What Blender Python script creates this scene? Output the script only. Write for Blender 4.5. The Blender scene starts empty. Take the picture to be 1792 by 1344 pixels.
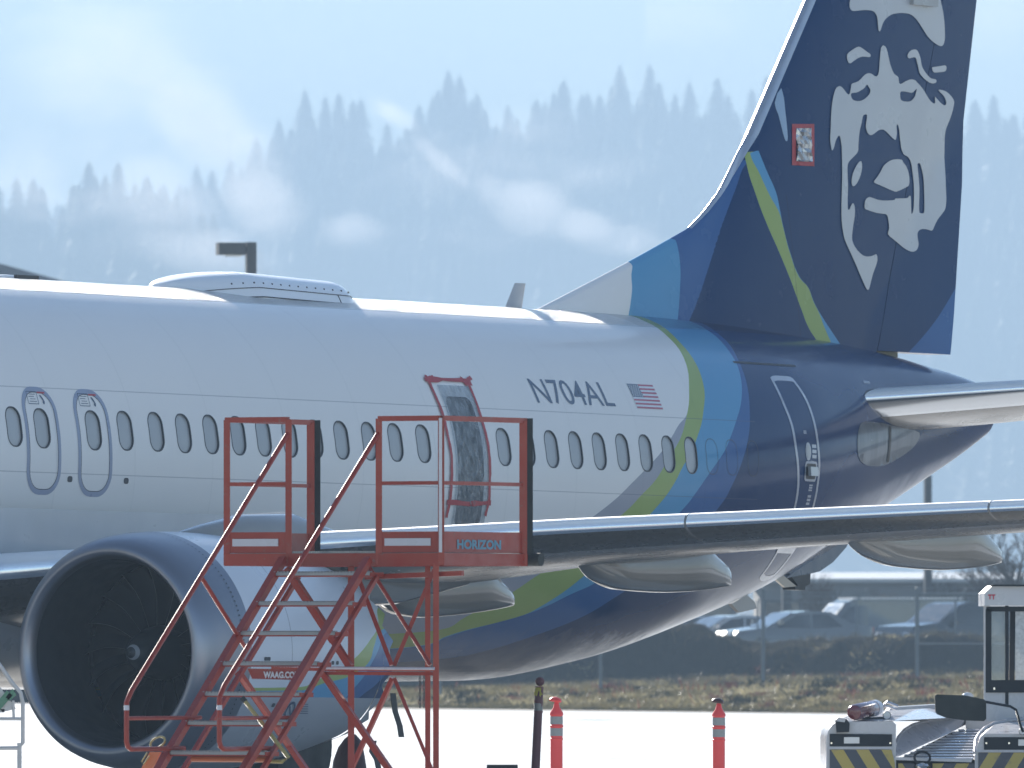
import bpy, bmesh, math, random
import numpy as np
from mathutils import Vector, Matrix
from mathutils.geometry import delaunay_2d_cdt
random.seed(7); rng = np.random.default_rng(7)
R = math.radians
S = bpy.context.scene; COL = S.collection

# ---------------------------------------------------------------- camera, sky, sun, exposure
F = 23750.0; CAMH = 1.6; CX, CY, YH = 896, 672, 1132          # lens in photo pixels, eye height, horizon row
PIT = math.atan((YH - CY) / F)
cam_d = bpy.data.cameras.new('camera'); cam = bpy.data.objects.new('camera', cam_d); COL.objects.link(cam)
cam.location = (0, 0, CAMH); cam.rotation_euler = (R(90) + PIT, 0, 0)
cam_d.sensor_width = 36; cam_d.lens = F / 1792 * 36; cam_d.clip_start = 1; cam_d.clip_end = 30000
cam_d.dof.use_dof = True; cam_d.dof.focus_distance = 128; cam_d.dof.aperture_fstop = 10
S.camera = cam
SUN_AZ, SUN_EL = -20, 24                                        # degrees right of the view axis, above the horizon
w = bpy.data.worlds.new('World'); S.world = w; w.use_nodes = True
nt = w.node_tree; nt.nodes.clear()
sky = nt.nodes.new('ShaderNodeTexSky'); sky.sky_type = 'NISHITA'; sky.sun_disc = False
sky.sun_elevation = R(SUN_EL); sky.sun_rotation = R(SUN_AZ); sky.air_density = 0.8; sky.dust_density = 0.0; sky.ozone_density = 1.2
bg = nt.nodes.new('ShaderNodeBackground'); bg.inputs[1].default_value = 0.05
wo = nt.nodes.new('ShaderNodeOutputWorld'); nt.links.new(sky.outputs[0], bg.inputs[0]); nt.links.new(bg.outputs[0], wo.inputs[0])
sd = bpy.data.lights.new('sun', 'SUN'); sd.energy = 5.0; sd.angle = R(0.53); sd.color = (1, .94, .86)
sun = bpy.data.objects.new('sun', sd); COL.objects.link(sun)
sv = Vector((math.sin(R(SUN_AZ)) * math.cos(R(SUN_EL)), math.cos(R(SUN_AZ)) * math.cos(R(SUN_EL)), math.sin(R(SUN_EL))))
sun.rotation_euler = sv.to_track_quat('Z', 'Y').to_euler(); sun.location = sv * 50
S.view_settings.view_transform = 'Standard'; S.view_settings.look = 'None'; S.view_settings.gamma = 1
S.view_settings.use_curve_mapping = False; S.view_settings.exposure = 1.86
S.render.engine = 'CYCLES'; S.cycles.use_denoising = True; S.cycles.max_bounces = 8; S.cycles.transparent_max_bounces = 24
S.cycles.volume_step_rate = 1.0; S.cycles.volume_max_steps = 128

# ---------------------------------------------------------------- places on the apron
def ray(px, py):
    a = (px - CX) / F; b = (CY - py) / F
    return np.array([a, math.cos(PIT) - b * math.sin(PIT), math.sin(PIT) + b * math.cos(PIT)])
def W(px, py, D):
    r = ray(px, py); return np.array([0, 0, CAMH]) + r * D / r[1]
# airliner axes: aft, port, up, seen three quarters from the front
TH, PA = R(58.5), R(0.535)
AX = np.array([math.cos(TH) * math.cos(PA), math.sin(TH) * math.cos(PA), -math.sin(PA)])
AY = np.array([math.sin(TH), -math.cos(TH), 0.0]); AZ = -np.cross(AX, AY); AZ /= np.linalg.norm(AZ)
if AZ[2] < 0: AZ = -AZ
AR = np.stack([AX, AY, AZ])
ZW = 0.285; AO = np.array([0, 0, CAMH]) + ray(531, 769) * F / 170.5 - AY * math.sqrt(1.88**2 - ZW**2) - AZ * ZW
CO = (np.array([0, 0, CAMH]) - AO) @ AR.T
def hitY(px, py, y=0.0):                      # sight line meets a plane parallel to the aircraft's centreline
    d = ray(px, py) @ AR.T; t = (y - CO[1]) / d[1]; return CO + d * t
def hitX(px, py, X):
    d = ray(px, py) @ AR.T; t = (X - CO[0]) / d[0]; return CO + d * t
def hitS(px, py, ysurf, y0=1.88):             # sight line meets a surface y = ysurf(X, z)
    y = y0
    for _ in range(40):
        p = hitY(px, py, y); y += 0.6 * (ysurf(p[0], p[2]) - y)
    return hitY(px, py, y)

# ---------------------------------------------------------------- mesh helpers
def pchip(xk, yk, x):
    xk = np.asarray(xk, float); yk = np.asarray(yk, float); h = np.diff(xk); d = np.diff(yk) / h
    m = np.zeros_like(yk)
    for i in range(1, len(xk) - 1):
        if d[i-1] * d[i] > 0:
            w1 = 2 * h[i] + h[i-1]; w2 = h[i] + 2 * h[i-1]; m[i] = (w1 + w2) / (w1 / d[i-1] + w2 / d[i])
    m[0] = d[0]; m[-1] = d[-1]
    x = np.clip(x, xk[0], xk[-1]); i = np.clip(np.searchsorted(xk, x) - 1, 0, len(xk) - 2); t = (x - xk[i]) / h[i]
    return yk[i] * (1 + 2*t) * (1-t)**2 + m[i] * h[i] * t * (1-t)**2 + yk[i+1] * t * t * (3 - 2*t) + m[i+1] * h[i] * t * t * (t-1)
def tag(o, label=None, cat=None, group=None, kind=None):
    if label: o['label'] = label
    if cat: o['category'] = cat
    if group: o['group'] = group
    if kind: o['kind'] = kind
    return o
def empty(name, loc, label, cat, group=None, kind=None, rz=0):
    o = bpy.data.objects.new(name, None); COL.objects.link(o); o.location = Vector([float(v) for v in loc]); o.rotation_euler = (0, 0, rz)
    o.empty_display_size = .3
    return tag(o, label, cat, group, kind)
def link(name, me, mat, parent=None, loc=None):
    o = bpy.data.objects.new(name, me); COL.objects.link(o)
    if mat is not None:
        for m in (mat if isinstance(mat, (list, tuple)) else [mat]): me.materials.append(m)
    if parent is not None: o.parent = parent
    if loc is not None: o.location = Vector([float(v) for v in loc])
    return o
def mesh(name, V, Fc, mat, parent=None, smooth=None, recalc=True, loc=None, idx=None):
    me = bpy.data.meshes.new(name); V = np.asarray(V, float)
    me.from_pydata(V.tolist(), [], [tuple(int(i) for i in f) for f in Fc])
    if idx is not None: me.polygons.foreach_set('material_index', idx)
    if recalc:
        bm = bmesh.new(); bm.from_mesh(me); bmesh.ops.recalc_face_normals(bm, faces=bm.faces); bm.to_mesh(me); bm.free()
    if smooth:
        me.shade_smooth()
        if smooth < 180: me.set_sharp_from_angle(angle=R(smooth))
    return link(name, me, mat, parent, loc)
class MB:
    def __init__(s, o=(0, 0, 0)): s.V = []; s.F = []; s.o = np.asarray(o, float)
    def add(s, V, Fc):
        n = len(s.V); s.V += [list(np.asarray(v, float) - s.o) for v in V]; s.F += [tuple(i + n for i in f) for f in Fc]; return s
    def frame_box(s, c, ex, ey, ez):           # centre and half-extent vectors
        c, ex, ey, ez = (np.asarray(a, float) for a in (c, ex, ey, ez))
        V = [c + a*ex + b*ey + d*ez for a in (-1, 1) for b in (-1, 1) for d in (-1, 1)]
        return s.add(V, [(0, 1, 3, 2), (4, 6, 7, 5), (0, 4, 5, 1), (2, 3, 7, 6), (0, 2, 6, 4), (1, 5, 7, 3)])
    def box(s, lo, hi):
        lo = np.asarray(lo, float); hi = np.asarray(hi, float); h = (hi - lo) / 2
        return s.frame_box((lo + hi) / 2, (h[0], 0, 0), (0, h[1], 0), (0, 0, h[2]))
    def tube(s, pts, r, n=10, cap=True, square=False):
        P = [np.asarray(p, float) for p in pts]; rings = []; rr = r if hasattr(r, '__len__') else [r] * len(P)
        if square: n = 4
        ref = None
        for i, p in enumerate(P):
            a = P[min(i+1, len(P)-1)] - P[max(i-1, 0)]; a /= np.linalg.norm(a)
            if ref is None:
                ref = np.array([0, 0, 1.0]) if abs(a[2]) < .9 else np.array([0, 1.0, 0])
            u = np.cross(a, ref); u /= np.linalg.norm(u); v = np.cross(u, a); ref = v
            ph = math.pi / 4 if square else 0; k = 1.414 if square else 1
            rings.append([p + rr[i] * k * (u * math.cos(ph + 2*math.pi*j/n) + v * math.sin(ph + 2*math.pi*j/n)) for j in range(n)])
        V = [q for g in rings for q in g]; Fc = []
        for i in range(len(P) - 1):
            for j in range(n): Fc.append((i*n + j, i*n + (j+1) % n, (i+1)*n + (j+1) % n, (i+1)*n + j))
        if cap: Fc += [tuple(range(n))[::-1], tuple((len(P)-1)*n + j for j in range(n))]
        return s.add(V, Fc)
    def prism(s, poly, d):                       # 3-D polygon pushed along d
        d = np.asarray(d, float); n = len(poly); V = [np.asarray(p, float) for p in poly]; V += [p + d for p in V[:n]]
        return s.add(V, [tuple(range(n))[::-1], tuple(range(n, 2*n))] + [(i, (i+1) % n, n + (i+1) % n, n + i) for i in range(n)])
    def lathe(s, c, axis, prof, n=24, up=(0, 0, 1)):
        c = np.asarray(c, float); a = np.asarray(axis, float); a /= np.linalg.norm(a)
        u = np.cross(a, up) if abs(np.dot(a, up)) < .95 else np.cross(a, (1, 0, 0)); u /= np.linalg.norm(u); v = np.cross(u, a)
        V = [c + a*h + r * (u*math.cos(2*math.pi*j/n) + v*math.sin(2*math.pi*j/n)) for h, r in prof for j in range(n)]
        Fc = [(i*n + j, i*n + (j+1) % n, (i+1)*n + (j+1) % n, (i+1)*n + j) for i in range(len(prof)-1) for j in range(n)]
        if prof[0][1] > 1e-4: Fc.append(tuple(range(n))[::-1])
        if prof[-1][1] > 1e-4: Fc.append(tuple((len(prof)-1)*n + j for j in range(n)))
        return s.add(V, Fc)
    def sphere(s, c, r, n=12, sz=1.0):
        return s.lathe(c, (0, 0, 1), [(-r*sz*math.cos(math.pi*i/n), max(1e-5, r*math.sin(math.pi*i/n))) for i in range(n+1)], 2*n)
    def build(s, name, mat, parent=None, smooth=35, loc=None): return mesh(name, s.V, s.F, mat, parent, smooth, loc=loc)
def rrect(x0, x1, z0, z1, r, n=7):
    P = []
    for cx, cz, a0 in ((x1-r, z1-r, 0), (x0+r, z1-r, 90), (x0+r, z0+r, 180), (x1-r, z0+r, 270)):
        for i in range(n+1): a = R(a0 + 90*i/n); P.append((cx + r*math.cos(a), cz + r*math.sin(a)))
    return P
def smoothloop(P, n=4, closed=True):             # Catmull-Rom through traced points
    P = [np.asarray(p, float) for p in P]; out = []; m = len(P)
    for i in range(m if closed else m-1):
        p0, p1, p2, p3 = (P[(i-1) % m], P[i], P[(i+1) % m], P[(i+2) % m]) if closed else (P[max(i-1, 0)], P[i], P[i+1], P[min(i+2, m-1)])
        for k in range(n):
            t = k/n; out.append(.5*((2*p1) + (-p0+p2)*t + (2*p0-5*p1+4*p2-p3)*t*t + (-p0+3*p1-3*p2+p3)*t**3))
    if not closed: out.append(P[-1])
    return out
def inside(P, loops):
    c = np.zeros(len(P), bool)
    for L in loops:
        L = np.asarray(L); j = len(L) - 1
        for i in range(len(L)):
            xi, yi = L[i]; xj, yj = L[j]
            if yi != yj: c ^= ((yi > P[:, 1]) != (yj > P[:, 1])) & (P[:, 0] < (xj-xi)*(P[:, 1]-yi)/(yj-yi)+xi)
            j = i
    return c
def patch(loops, step):                          # triangulated sheet inside loops (even-odd), with inner points so that it can bend
    pts = []; edges = []; dens = []
    for L in loops:                               # long straight edges get points so that they follow the skin
        Q = []
        for a, b in zip(L, list(L[1:]) + [L[0]]):
            a = np.array(a, float); b = np.array(b, float); k = max(1, int(np.ceil(np.linalg.norm(b-a)/.07))); Q += [a+(b-a)*i/k for i in range(k)]
        dens.append(Q)
    loops = dens
    for L in loops:
        n0 = len(pts); pts += [Vector((float(a), float(b))) for a, b in L]; edges += [(n0+i, n0+(i+1) % len(L)) for i in range(len(L))]
    A = np.array([(v.x, v.y) for v in pts]); lo = A.min(0); hi = A.max(0)
    gx = np.arange(lo[0] + step*.37, hi[0], step); gy = np.arange(lo[1] + step*.41, hi[1], step)
    if len(gx) and len(gy):
        G = np.stack(np.meshgrid(gx, gy), -1).reshape(-1, 2); G = G[inside(G, loops)]
        pts += [Vector((float(a), float(b))) for a, b in G]
    v, e, f, *_ = delaunay_2d_cdt(pts, edges, [], 0, 1e-6)
    v = np.array([(p.x, p.y) for p in v]); f = [t for t in f]; tri = []
    for t in f:
        for k in range(1, len(t)-1): tri.append((t[0], t[k], t[k+1]))
    tri = np.array(tri); c = v[tri].mean(1); tri = tri[inside(c, loops)]
    return v, tri

# ---------------------------------------------------------------- material helpers
class NT:
    def __init__(s, name):
        s.m = bpy.data.materials.new(name); s.m.use_nodes = True; s.t = s.m.node_tree; s.b = s.t.nodes['Principled BSDF']; s.out = s.t.nodes['Material Output']
        s.tc = s.t.nodes.new('ShaderNodeTexCoord')
    def n(s, typ, **k):
        x = s.t.nodes.new(typ)
        for a, v in k.items(): setattr(x, a, v)
        return x
    def l(s, a, b): s.t.links.new(a, b)
    def put(s, sock, v):
        if hasattr(v, 'is_output') or isinstance(v, bpy.types.NodeSocket): s.l(v, sock)
        else: sock.default_value = v
    def math(s, op, a, b=0.0, c=None):
        x = s.n('ShaderNodeMath', operation=op); s.put(x.inputs[0], a); s.put(x.inputs[1], b)
        if c is not None: s.put(x.inputs[2], c)
        return x.outputs[0]
    def mix(s, f, a, b):
        x = s.n('ShaderNodeMix', data_type='RGBA'); s.put(x.inputs[0], f)
        for i, v in ((6, a), (7, b)): s.put(x.inputs[i], v if not isinstance(v, tuple) else (*v[:3], 1))
        return x.outputs[2]
    def noise(s, scale, detail=3, vec=None, rough=.55, out=0, stretch=None):
        x = s.n('ShaderNodeTexNoise'); x.inputs['Scale'].default_value = scale; x.inputs['Detail'].default_value = detail; x.inputs['Roughness'].default_value = rough
        v = vec if vec is not None else s.tc.outputs['Object']
        if stretch:
            mp = s.n('ShaderNodeMapping'); mp.inputs['Scale'].default_value = stretch; s.l(v, mp.inputs[0]); v = mp.outputs[0]
        s.l(v, x.inputs['Vector']); return x.outputs[out]
    def ramp(s, f, stops):
        x = s.n('ShaderNodeValToRGB'); s.put(x.inputs[0], f); e = x.color_ramp.elements
        while len(e) < len(stops): e.new(.5)
        for q, (p, c) in zip(e, stops): q.position = p; q.color = (*c, 1) if len(c) == 3 else c
        return x.outputs[0]
    def rng(s, f, a, b, c, d):
        x = s.n('ShaderNodeMapRange'); s.put(x.inputs[0], f)
        for i, v in enumerate((a, b, c, d)): x.inputs[i+1].default_value = v
        return x.outputs[0]
    def bump(s, h, st, dist=.01, nrm=None):
        x = s.n('ShaderNodeBump'); s.put(x.inputs['Strength'], st); x.inputs['Distance'].default_value = dist; s.l(h, x.inputs['Height'])
        if nrm is not None: s.l(nrm, x.inputs['Normal'])
        return x.outputs[0]
    def set(s, **k):
        nm = dict(col='Base Color', rough='Roughness', metal='Metallic', coat='Coat Weight', crough='Coat Roughness', nrm='Normal', alpha='Alpha', spec='Specular IOR Level', trans='Transmission Weight', ecol='Emission Color', est='Emission Strength')
        for a, v in k.items(): s.put(s.b.inputs[nm[a]], (*v, 1) if isinstance(v, tuple) and len(v) == 3 else v)
        return s
def mat(name, col, rough=.5, metal=0., coat=0., var=.12, vs=3., bump=0., bs=40., spec=.5, dist=.004, rvar=.1):
    q = NT(name); n = q.noise(vs, 4)
    a = tuple(min(1, c*(1+var)) for c in col); b = tuple(c*(1-var) for c in col)
    q.set(col=q.mix(n, b, a), rough=q.rng(q.noise(vs*2.3, 3), .3, .7, max(.02, rough-rvar), min(1, rough+rvar)), metal=metal, coat=coat, crough=.08, spec=spec)
    if bump: q.set(nrm=q.bump(q.noise(bs, 3), bump, dist))
    return q.m
def livery(name, base, bands, z0, z1, X0, X1, coat=.9, extra=None, rough=.32, spec=.22):
    "paint whose colour changes across borders X = f(z); each band: (list of (X, z), colour)"
    q = NT(name); sp = q.n('ShaderNodeSeparateXYZ'); q.l(q.tc.outputs['Object'], sp.inputs[0]); x, z = sp.outputs[0], sp.outputs[2]
    zz = q.rng(z, z0, z1, 0, 1); col = (*base, 1)
    fc0 = base
    for pts, c in bands:
        fc = q.n('ShaderNodeFloatCurve'); cv = fc.mapping.curves[0]; fc.mapping.use_clip = False
        P = sorted(((p[1]-z0)/(z1-z0), (p[0]-X0)/(X1-X0)) for p in pts); Q = [P[0]]
        for p in P[1:]:
            if p[0] - Q[-1][0] > .004: Q.append(p)
        while len(cv.points) < len(Q): cv.points.new(.5, .5)
        for a, b in zip(cv.points, Q): a.location = (min(1, max(0, b[0])), b[1]); a.handle_type = 'AUTO_CLAMPED'
        fc.mapping.update(); q.l(zz, fc.inputs['Value'])
        xb = q.math('MULTIPLY_ADD', fc.outputs[0], X1 - X0, X0)
        fac = q.math('GREATER_THAN', x, xb); col = q.mix(fac, col if not isinstance(col, tuple) else fc0, c)
    # dust and rain streaks
    d = q.noise(1.3, 5, stretch=(1, 1, .35)); d2 = q.noise(9, 4, stretch=(1, 1, .12))
    f = q.math('MULTIPLY', q.rng(d, .35, .75, 0, .02), q.rng(d2, .3, .7, .3, 1.2))
    col = q.mix(f, col if not isinstance(col, tuple) else fc0, (.30, .31, .33))
    q.set(rough=q.rng(q.noise(2.2, 4), .3, .7, rough-.06, rough+.08), coat=coat, crough=q.rng(q.noise(3.1, 5, stretch=(.5, 1, .2)), .35, .7, .03, .14), spec=spec)
    q.x, q.z = x, z
    if extra: col = extra(q, col) or col
    q.set(col=col); return q.m
WHITE = (.79, .77, .75); GREY = (.34, .35, .40); GREEN = (.32, .41, .13); LBLUE = (.10, .31, .52); MBLUE = (.035, .115, .30); NAVY = (.001, .032, .115)
M = {}
M['white'] = mat('white_paint', WHITE, .3, coat=.8, var=.04)
M['grey_paint'] = mat('grey_wing_paint', (.33, .33, .33), .32, coat=.6, var=.08, vs=1.2)
M['alu'] = mat('bare_aluminium', (.62, .65, .70), .24, metal=1, var=.05, rvar=.05)
M['alu_satin'] = mat('satin_aluminium', (.58, .60, .64), .38, metal=1, var=.08)
M['dark'] = mat('dark_rubber', (.02, .022, .025), .6)
M['seal'] = mat('window_seal', (.045, .05, .06), .5)
M['black'] = mat('black_paint', (.012, .013, .016), .45)
M['redtape'] = mat('red_tape', (.40, .035, .045), .5, var=.18, vs=14, bump=.4, bs=60)
M['reg'] = mat('navy_lettering', (.025, .055, .11), .35, coat=.6)
M['emblem'] = mat('emblem_silver_paint', (.44, .455, .48), .34, coat=.5, var=.05, vs=1)
M['flagred'] = mat('flag_red', (.42, .05, .08), .35, coat=.6); M['flagwhite'] = mat('flag_white', (.72, .73, .76), .35, coat=.6)
M['doorline'] = mat('door_outline_blue', (.27, .31, .42), .35); M['doorlight'] = mat('door_outline_silver', (.36, .39, .46), .35, coat=.6)
M['line'] = mat('panel_gap', (.05, .055, .065), .6)

# ---------------------------------------------------------------- the airliner's surfaces (metres: X aft, y to port, z up)
TX = [5, 7.6, 9.56, 10.86, 13.27, 14.74, 15.84, 16.8, 17.55]; TZ = [1.88, 1.878, 1.868, 1.84, 1.735, 1.63, 1.515, 1.40, 1.27]
BX = [0, 2, 4, 6, 8, 10, 12, 14, 15.5, 16.8, 17.55]; BZ = [-2.13, -2.13, -2.17, -2.15, -1.946, -1.562, -1.079, -0.425, 0.061, 0.5, 0.79]
WX = [0, 2, 4, 6, 7, 8, 9, 9.6, 11, 12.5, 14, 15.5, 16.8, 17.55]; WY = [1.88, 1.878, 1.862, 1.822, 1.788, 1.742, 1.692, 1.65, 1.50, 1.215, .87, .56, .31, .17]
NX = [-23.5, -23, -22, -20.5, -19, -17.5]; NS = [.02, .25, .52, .80, .95, 1.0]
def section(X):
    X = np.asarray(X, float)
    t = pchip(TX, TZ, np.maximum(X, 5)); b = pchip(BX, BZ, np.maximum(X, 0)); wd = pchip(WX, WY, np.maximum(X, 0))
    s = pchip(NX, NS, X); zc = b + .531*(t-b)
    t = zc + (t-zc)*s; b = zc + (b-zc)*s - 0; return t, b, wd*s, zc
def fus(X, z, off=0.0):
    t, b, wd, zc = section(X); h = np.where(z > zc, t-zc, zc-b); q = np.clip(1 - ((z-zc)/h)**2, 0, 1); return wd*np.sqrt(q) + off
def fusnorm(X, y, z):
    def f(X, y, z):
        t, b, wd, zc = section(X); h = np.where(z > zc, t-zc, zc-b); return (y/wd)**2 + ((z-zc)/h)**2
    e = 1e-3; g = np.stack([f(X+e, y, z)-f(X-e, y, z), f(X, y+e, z)-f(X, y-e, z), f(X, y, z+e)-f(X, y, z-e)], -1)
    return g / np.linalg.norm(g, axis=-1, keepdims=True)
def L3(X, y, z): return (X, -y, z)                              # to the aircraft's right-handed frame

plane = empty('airliner', (0, 0, 0), 'white twin-engine airliner with navy tail and one door opening covered by plastic sheet', 'airplane')
plane.matrix_world = Matrix(((AX[0], -AY[0], AZ[0], AO[0]), (AX[1], -AY[1], AZ[1], AO[1]), (AX[2], -AY[2], AZ[2], AO[2]), (0, 0, 0, 1)))

def decal(name, loops, surf, m, parent, off=.004, step=.08, smooth=180):
    v, tri = patch(loops, step); y = surf(v[:, 0], v[:, 1]) + off
    return mesh(name, np.stack([v[:, 0], -y, v[:, 1]], 1), tri, m, parent, smooth, recalc=False)
def FS(px, py): p = hitS(px, py, fus); return (p[0], p[2])
fsurf = lambda X, z: fus(X, z)

# borders of the tail colours on the fuselage, traced on the port side
def bd(ptl, head, tail): return head + [FS(*p) for p in ptl] + tail
b_white = [(1122.6,559.4),(1147.9,572),(1168.2,588.5),(1185.9,607.4),(1198.5,630.2),(1204.8,653),(1206.1,678.3),(1204.9,711),(1199,731),(1189.7,741),(1174.5,766.5),(1156.8,791.8),(1134,817),(1108.8,842.4),(1083.5,867.7),(1059.4,888),(890,1001),(860,1019)]
b_green = [(1204.9,711),(1201,731),(1191,766.5),(1177,791.8),(1162,817),(1145.5,842.4),(1121.4,867.7),(1102.5,888),(975,985),(936,1010),(896,1037),(811,1082),(780,1100)]
b_lblue = [(1132.7,558),(1160.6,572),(1185.9,594.8),(1206,617.6),(1221.3,642.9),(1230,668.2),(1233.4,690.9),(1231.5,716),(1227.7,741),(1219.6,766.5),(1210,791.8),(1194.8,817),(1182,842.4),(1165.7,867.7),(1153,883),(1022,1008),(989,1034),(940,1065),(925,1073),(780,1114),(752,1127)]
b_mblue = [(1231.4,573.3),(1254.2,589.7),(1274.4,612.5),(1289.6,637.8),(1297.2,665.6),(1298.4,685.9),(1294.6,716.2),(1290.9,728.5),(1280.8,758.9),(1268.1,789.3),(1253,812),(1235.3,837.3),(1217.6,862.6),(1202.4,882.9),(1040,1021),(999,1040),(945,1066),(925,1073.5),(780,1115.5),(752,1128)]
b_navy = [(1251,579),(1274.4,600),(1294.6,635.3),(1304.8,663),(1310.3,690.9),(1312.3,723.8),(1312.4,740),(1308.6,771.5),(1302.3,796.8),(1293.4,822),(1280.8,850),(1265.6,877.8),(1100,1030),(1071,1049),(1022,1078),(925,1116),(850,1139),(800,1150)]
def mono(P, zt, Xt):                                             # keep the border single-valued in z and finish it at crown and keel
    P = sorted(P, key=lambda p: p[1]); X0_, z0_ = P[0]; Q = [(-6.0, -2.25), (max(-5.5, X0_-3.0), z0_-.12)] + P + [(Xt, zt)]
    return Q
NV = dict(z0=-2.3, z1=2.0, X0=-6, X1=14)
bands = [(mono([FS(*p) for p in b_white], 1.93, 9.55), GREY), (mono([FS(*p) for p in b_green] + [(a, b+.004) for a, b in [FS(*p) for p in b_white[:8]]], 1.93, 9.56), GREEN),
         (mono([FS(*p) for p in b_lblue], 1.93, 9.66), LBLUE), (mono([FS(*p) for p in b_mblue], 1.93, 10.72), MBLUE), (mono([FS(*p) for p in b_navy], 1.93, 10.9), NAVY)]
def fus_extra(q, col):
    # lap joints, butt joints, dew on the crown above the top lap joint
    ln = None
    for zz in (FS(240, 519.7)[1], FS(450, 696.2)[1], FS(700, 849.8)[1]):
        d = q.math('LESS_THAN', q.math('ABSOLUTE', q.math('SUBTRACT', q.z, zz)), .0045); ln = d if ln is None else q.math('MAXIMUM', ln, d)
    vert = q.math('LESS_THAN', q.math('PINGPONG', q.math('ADD', q.x, .31), .72), .007)
    front = q.math('LESS_THAN', q.x, 9.6)
    ln = q.math('MULTIPLY', q.math('MAXIMUM', ln, q.math('MULTIPLY', vert, .12)), front)
    col = q.mix(q.math('MULTIPLY', ln, .42), col, (.10, .12, .16))
    dew = q.rng(q.z, FS(240, 519.7)[1], FS(240, 519.7)[1]+.01, 0, 1)
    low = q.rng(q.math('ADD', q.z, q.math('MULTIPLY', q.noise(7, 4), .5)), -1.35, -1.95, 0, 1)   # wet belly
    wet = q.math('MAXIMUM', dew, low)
    b1 = q.bump(q.noise(85, 3, rough=.7), q.math('MULTIPLY', wet, 1.0), .03)
    b2 = q.bump(vert, q.math('MULTIPLY', front, .9), .006, b1)
    wav = q.bump(q.noise(1.1, 2, stretch=(.6, 1, 1.6)), .10, .03, b2)                              # faint oil-canning of the skin
    q.set(nrm=wav)
    q.l(wav, q.b.inputs['Coat Normal'])
    col = q.mix(q.math('MULTIPLY', q.math('MULTIPLY', dew, .85), q.math('LESS_THAN', q.x, 8.6)), col, (.92, .92, .92))
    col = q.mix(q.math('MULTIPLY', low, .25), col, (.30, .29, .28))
    return col
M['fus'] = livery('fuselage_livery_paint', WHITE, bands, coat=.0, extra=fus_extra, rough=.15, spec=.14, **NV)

# fuselage shell, windows cut into it
XS = np.concatenate([np.arange(-23.5, -17.5, .4), np.arange(-17.5, -8, 1.0), np.arange(-8, 17.3, .16), [17.36]])
PHN = 144; ph = np.arange(PHN) / PHN * 2*math.pi
V = []
for X in XS:
    t, b, wd, zc = section(X); c, s_ = np.cos(ph), np.sin(ph)
    V += list(zip([X]*PHN, -wd*c, zc + np.where(s_ > 0, t-zc, zc-b)*s_))
Fc = [(i*PHN+j, i*PHN+(j+1) % PHN, (i+1)*PHN+(j+1) % PHN, (i+1)*PHN+j) for i in range(len(XS)-1) for j in range(PHN)]
Fc += [tuple(range(PHN))[::-1], tuple((len(XS)-1)*PHN+j for j in range(PHN))]
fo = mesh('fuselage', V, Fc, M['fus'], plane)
WIN_PX = [(24.8,746.5),(73.9,749.5),(163.7,753.1),(219.3,753.8),(273.5,755.6),(321.5,758.4),(369.3,760.2),(416.9,762.5),(461.5,764.6),(507.5,766.5),(552,768.4),(598.1,770.3),(646.5,772.2),(692.4,774.3),(741.1,776.5),(881.7,782.2),(924,784),(965.7,786),(1007.9,787.8),(1049.1,789.8),(1090,791.5),(1130.5,793),(1170.2,794.8),(1209.7,796.8)]
WIN = [FS(*p) for p in WIN_PX]; WW, WH = .262, .388
cut = MB()
def cutter(X0, X1, z0, z1, r, depth):
    ys = float(fus((X0+X1)/2, z0*.5+z1*.5)); P = rrect(X0, X1, z0, z1, r)
    zz = [fus((X0+X1)/2, a) for a in (z0, z1)]; ymin = float(min(zz)) - depth
    cut.prism([(x, -(ymin), z) for x, z in P], (0, -(2.3-ymin), 0))
for X, z in WIN: cutter(X-WW/2, X+WW/2, z-WH/2, z+WH/2, .115, .05)
PLG = (FS(770, 690), FS(846, 865)); plx0 = FS(795, 800)[0]; plx1 = FS(852, 800)[0]; plz1 = FS(790, 684)[1]; plz0 = FS(820, 925)[1]
cutter(plx0+.07, plx1-.07, plz0+.02, plz1-.06, .10, .16)
cutter_o = cut.build('cutter', M['white'], None, None)
bm_ = fo.modifiers.new('b', 'BOOLEAN'); bm_.operation = 'DIFFERENCE'; bm_.solver = 'EXACT'; bm_.object = cutter_o
dg = bpy.context.evaluated_depsgraph_get(); cutter_o.matrix_world = plane.matrix_world.copy(); bpy.context.view_layer.update()
dg = bpy.context.evaluated_depsgraph_get(); nm = bpy.data.meshes.new_from_object(fo.evaluated_get(dg)); fo.modifiers.clear(); old = fo.data; fo.data = nm
bpy.data.objects.remove(cutter_o); bpy.data.meshes.remove(old)
nm.materials.clear(); nm.materials.append(M['fus']); nm.materials.append(M['seal'])
nv = len(nm.vertices); co = np.zeros(nv*3); nm.vertices.foreach_get('co', co); co = co.reshape(-1, 3); N = fusnorm(co[:, 0], -co[:, 1], co[:, 2]); N[:, 1] *= -1
nm.shade_smooth(); ln_ = []
for p in nm.polygons:
    pn = np.array(p.normal); vs_ = list(p.vertices); aux = N[vs_].mean(0)
    onsurf = abs(fus(co[vs_, 0], co[vs_, 2]) - np.abs(co[vs_, 1])).max() < .004 or abs(co[vs_[0], 1]) < .5 or len(vs_) > 40
    if onsurf and pn @ aux > .5: ln_ += [tuple(N[i]) for i in vs_]
    else: ln_ += [tuple(pn)] * len(vs_); p.material_index = 1 if (pn @ aux > -.9 and abs(co[vs_[0], 0]) < 9 and not onsurf) else 0
nm.normals_split_custom_set(ln_)

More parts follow.
